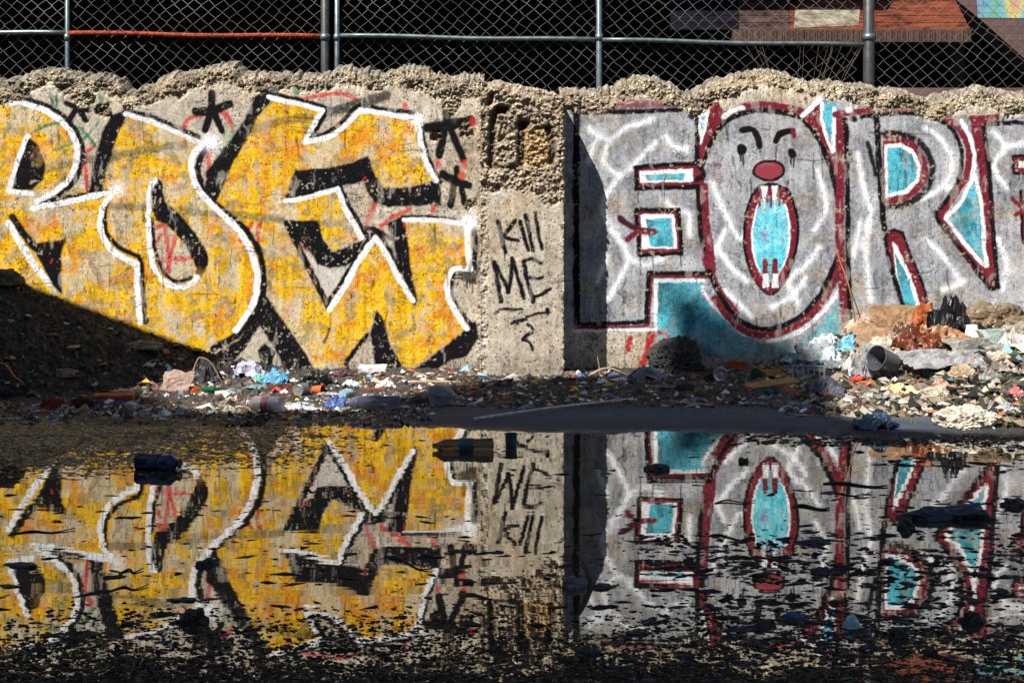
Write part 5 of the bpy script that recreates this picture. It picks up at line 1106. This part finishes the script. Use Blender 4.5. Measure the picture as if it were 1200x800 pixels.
shards('gravel', 'small grey and white gravel stones along the waterline on the left', 'gravel', 4200, pos_g, lambda u, p: .003+.014*u**2.4, [S(205,200,190), S(120,112,100), S(60,55,48), S(40,36,32), S(160,120,90)], attr_mat('gravel_mix', .7, .3, 60, .3, .3), .8, 6)
def scatter(n, r, x0, x1, y0, y1, dens):
    out = []; tot = 0
    while tot < n:
        X = r.uniform(x0, x1, n); Y = r.uniform(y0, y1, n); k = r.rand(n) < dens(X, Y); out.append(np.stack([X[k], Y[k], Y[k]*0+.0008], -1)); tot += int(k.sum())
    return np.concatenate(out)[:n]
def dens_w(X, Y):
    d = fbm(X*2.1, Y*6., 4, 161); k = .10+.62*ss(.8,1.4,X)*(.4+.6*ss(-2,-2.3,Y))+.22*ss(-2.9,-3.6,Y)
    return k*ss(.42,.62,d)
blk = attr_mat('sodden_specks', .5, .25, 60, .3, .3)
wetg = attr_mat('wet_grains', .22, .6, 60, .4, .3)
K_ = np.array([.012,.009,.007])
shards('floating_debris', 'small sodden black leaves and specks floating all over the puddle', 'debris', 2600, lambda n, r: scatter(n, r, -2.6, 2.7, -4.7, -1.72, dens_w), lambda u, p: .002+.013*u**3, [K_, K_*1.6, K_*.7], blk, .28, 8, 1.9)
def dens_f(X, Y):
    e = Y+.30*(fbm(X*1.5, Y*1.5, 3, 162)-.5)+.12*(fbm(X*9, Y*25, 3, 163)-.5); return ss(-4.22,-4.62,e)*(.5+.5*ss(-4.5,-4.8,Y))*(.35+.40*ss(-4.5,-4.72,Y+.12*ss(.2,.9,X))+.65*ss(.34,.52,fbm(X*14, Y*50, 3, 164)))
def pos_f(n, r):
    P = scatter(n, r, -1.5, 1.5, -5.0, -4.15, dens_f); P[:, 2] = np.maximum(gz(P[:, 0], P[:, 1]), 0)+.0006; return P
shards('shingle', 'wet dark shingle and grit in the shallow water nearest the camera', 'shingle', 62000, pos_f, lambda u, p: .0014+.0042*u**2.2, [K_*1.2, np.array([.05,.036,.020]), np.array([.04,.030,.018]), np.array([.085,.064,.036]), np.array([.02,.015,.01]), np.array([.17,.13,.08])], attr_mat('wet_shingle', .6, .15, 60, .4, .3), .45, 9, 1.5)
def dens_m(X, Y):
    e = fbm(X*3, Y*9, 4, 165); return ((1-ss(-1.5,-.45,X+.5*(e-.5)))*ss(-2.95,-2.1,Y+.6*(e-.5))*(.45+.55*ss(.30,.5,fbm(X*8, Y*30, 3, 166))))
shards('silt_grains', 'brown silt and grit just breaking the shallow water on the left', 'silt', 34000, lambda n, r: scatter(n, r, -2.7, -.2, -3.1, -1.55, dens_m), lambda u, p: .0018+.006*u**2.5, [np.array([.13,.092,.04]), np.array([.18,.13,.06]), np.array([.08,.058,.03]), np.array([.03,.022,.015]), np.array([.22,.16,.08])], wetg, .30, 19, 1.8)
def dens_r(X, Y):
    e = fbm(X*3+5, Y*9, 4, 167); return np.maximum(ss(.7,1.3,X)*ss(-2.35,-1.9,Y), .42*ss(.15,.6,X)*ss(-3.35,-3.9,Y))*ss(.40,.58,e)
shards('mud_specks', 'black mud specks crowding the right side of the puddle', 'mud', 9500, lambda n, r: scatter(n, r, .15, 2.6, -4.6, -1.6, dens_r), lambda u, p: .0018+.010*u**2.4, [K_, K_*1.6, K_*2.5], blk, .35, 29, 1.6)
# moss and grass on the mossy ground
def moss():
    r = np.random.RandomState(11); V = []; Fc = []; C = []; k = 0
    while k < 9000:
        X, Y = r.uniform(1.5,3.4), r.uniform(-1.84,-.85)
        if fbm(np.array([X*5]), np.array([Y*6]), 3, 171)[0] < .46+.15*r.rand(): continue
        z = float(gz_all(np.array([X]), np.array([Y]))[0]); h = .008+.02*r.rand(); a = r.uniform(0,6.28); w_ = .0016; dx, dy = math.cos(a)*w_, math.sin(a)*w_; lx, ly = r.uniform(-.012,.012,2)
        V += [(X-dx,Y-dy,z), (X+dx,Y+dy,z), (X+lx,Y+ly,z+h)]; Fc.append((3*k,3*k+1,3*k+2)); c = np.array([.07,.11,.015])*(.5+1.0*r.rand()) if r.rand() < .75 else np.array([.16,.13,.05]); C += [c]*3; k += 1
    tag(link('moss_and_grass', mesh_np('moss_and_grass', V, Fc, C, False), attr_mat('moss', .8, .2, 60, .3, 0)), 'low green moss and short grass on the right bank beside the puddle', 'moss', kind='stuff')
moss()
# ================================================================ LIGHT, CAMERA
w = bpy.data.worlds.new('World'); SC.world = w; w.use_nodes = True; n = w.node_tree.nodes; l = w.node_tree.links
sk = n.new('ShaderNodeTexSky'); sk.sky_type = 'NISHITA'; sk.sun_disc = False
d = Vector(SUN).normalized(); elev = math.asin(-d.z); az = math.atan2(-d.x, -d.y)   # towards the sun
sk.sun_elevation = elev; sk.sun_rotation = az
l.new(sk.outputs[0], n['Background'].inputs[0]); n['Background'].inputs[1].default_value = .05
sl = bpy.data.lights.new('sun', 'SUN'); sl.energy = 5; sl.angle = math.radians(.4); sl.color = (1, .965, .91)
so = bpy.data.objects.new('sun', sl); COL.objects.link(so); so.rotation_euler = d.to_track_quat('-Z', 'Y').to_euler(); so.location = (-6, -8, 12)
cam = bpy.data.cameras.new('camera'); co = bpy.data.objects.new('camera', cam); COL.objects.link(co); SC.camera = co
co.location = (0, -CAMD, H); co.rotation_euler = (math.radians(90), 0, 0)
cam.sensor_width = 36; cam.lens = 36*F/1200; cam.shift_x = 0; cam.shift_y = -(400-YH)/1200; cam.clip_end = 1000; cam.clip_start = .05
SC.view_settings.view_transform = 'Standard'; SC.view_settings.look = 'None'; SC.view_settings.exposure = .95; SC.view_settings.gamma = 1; SC.view_settings.use_curve_mapping = False
SC.render.engine = 'CYCLES'; SC.render.resolution_x = 1024; SC.render.resolution_y = 682
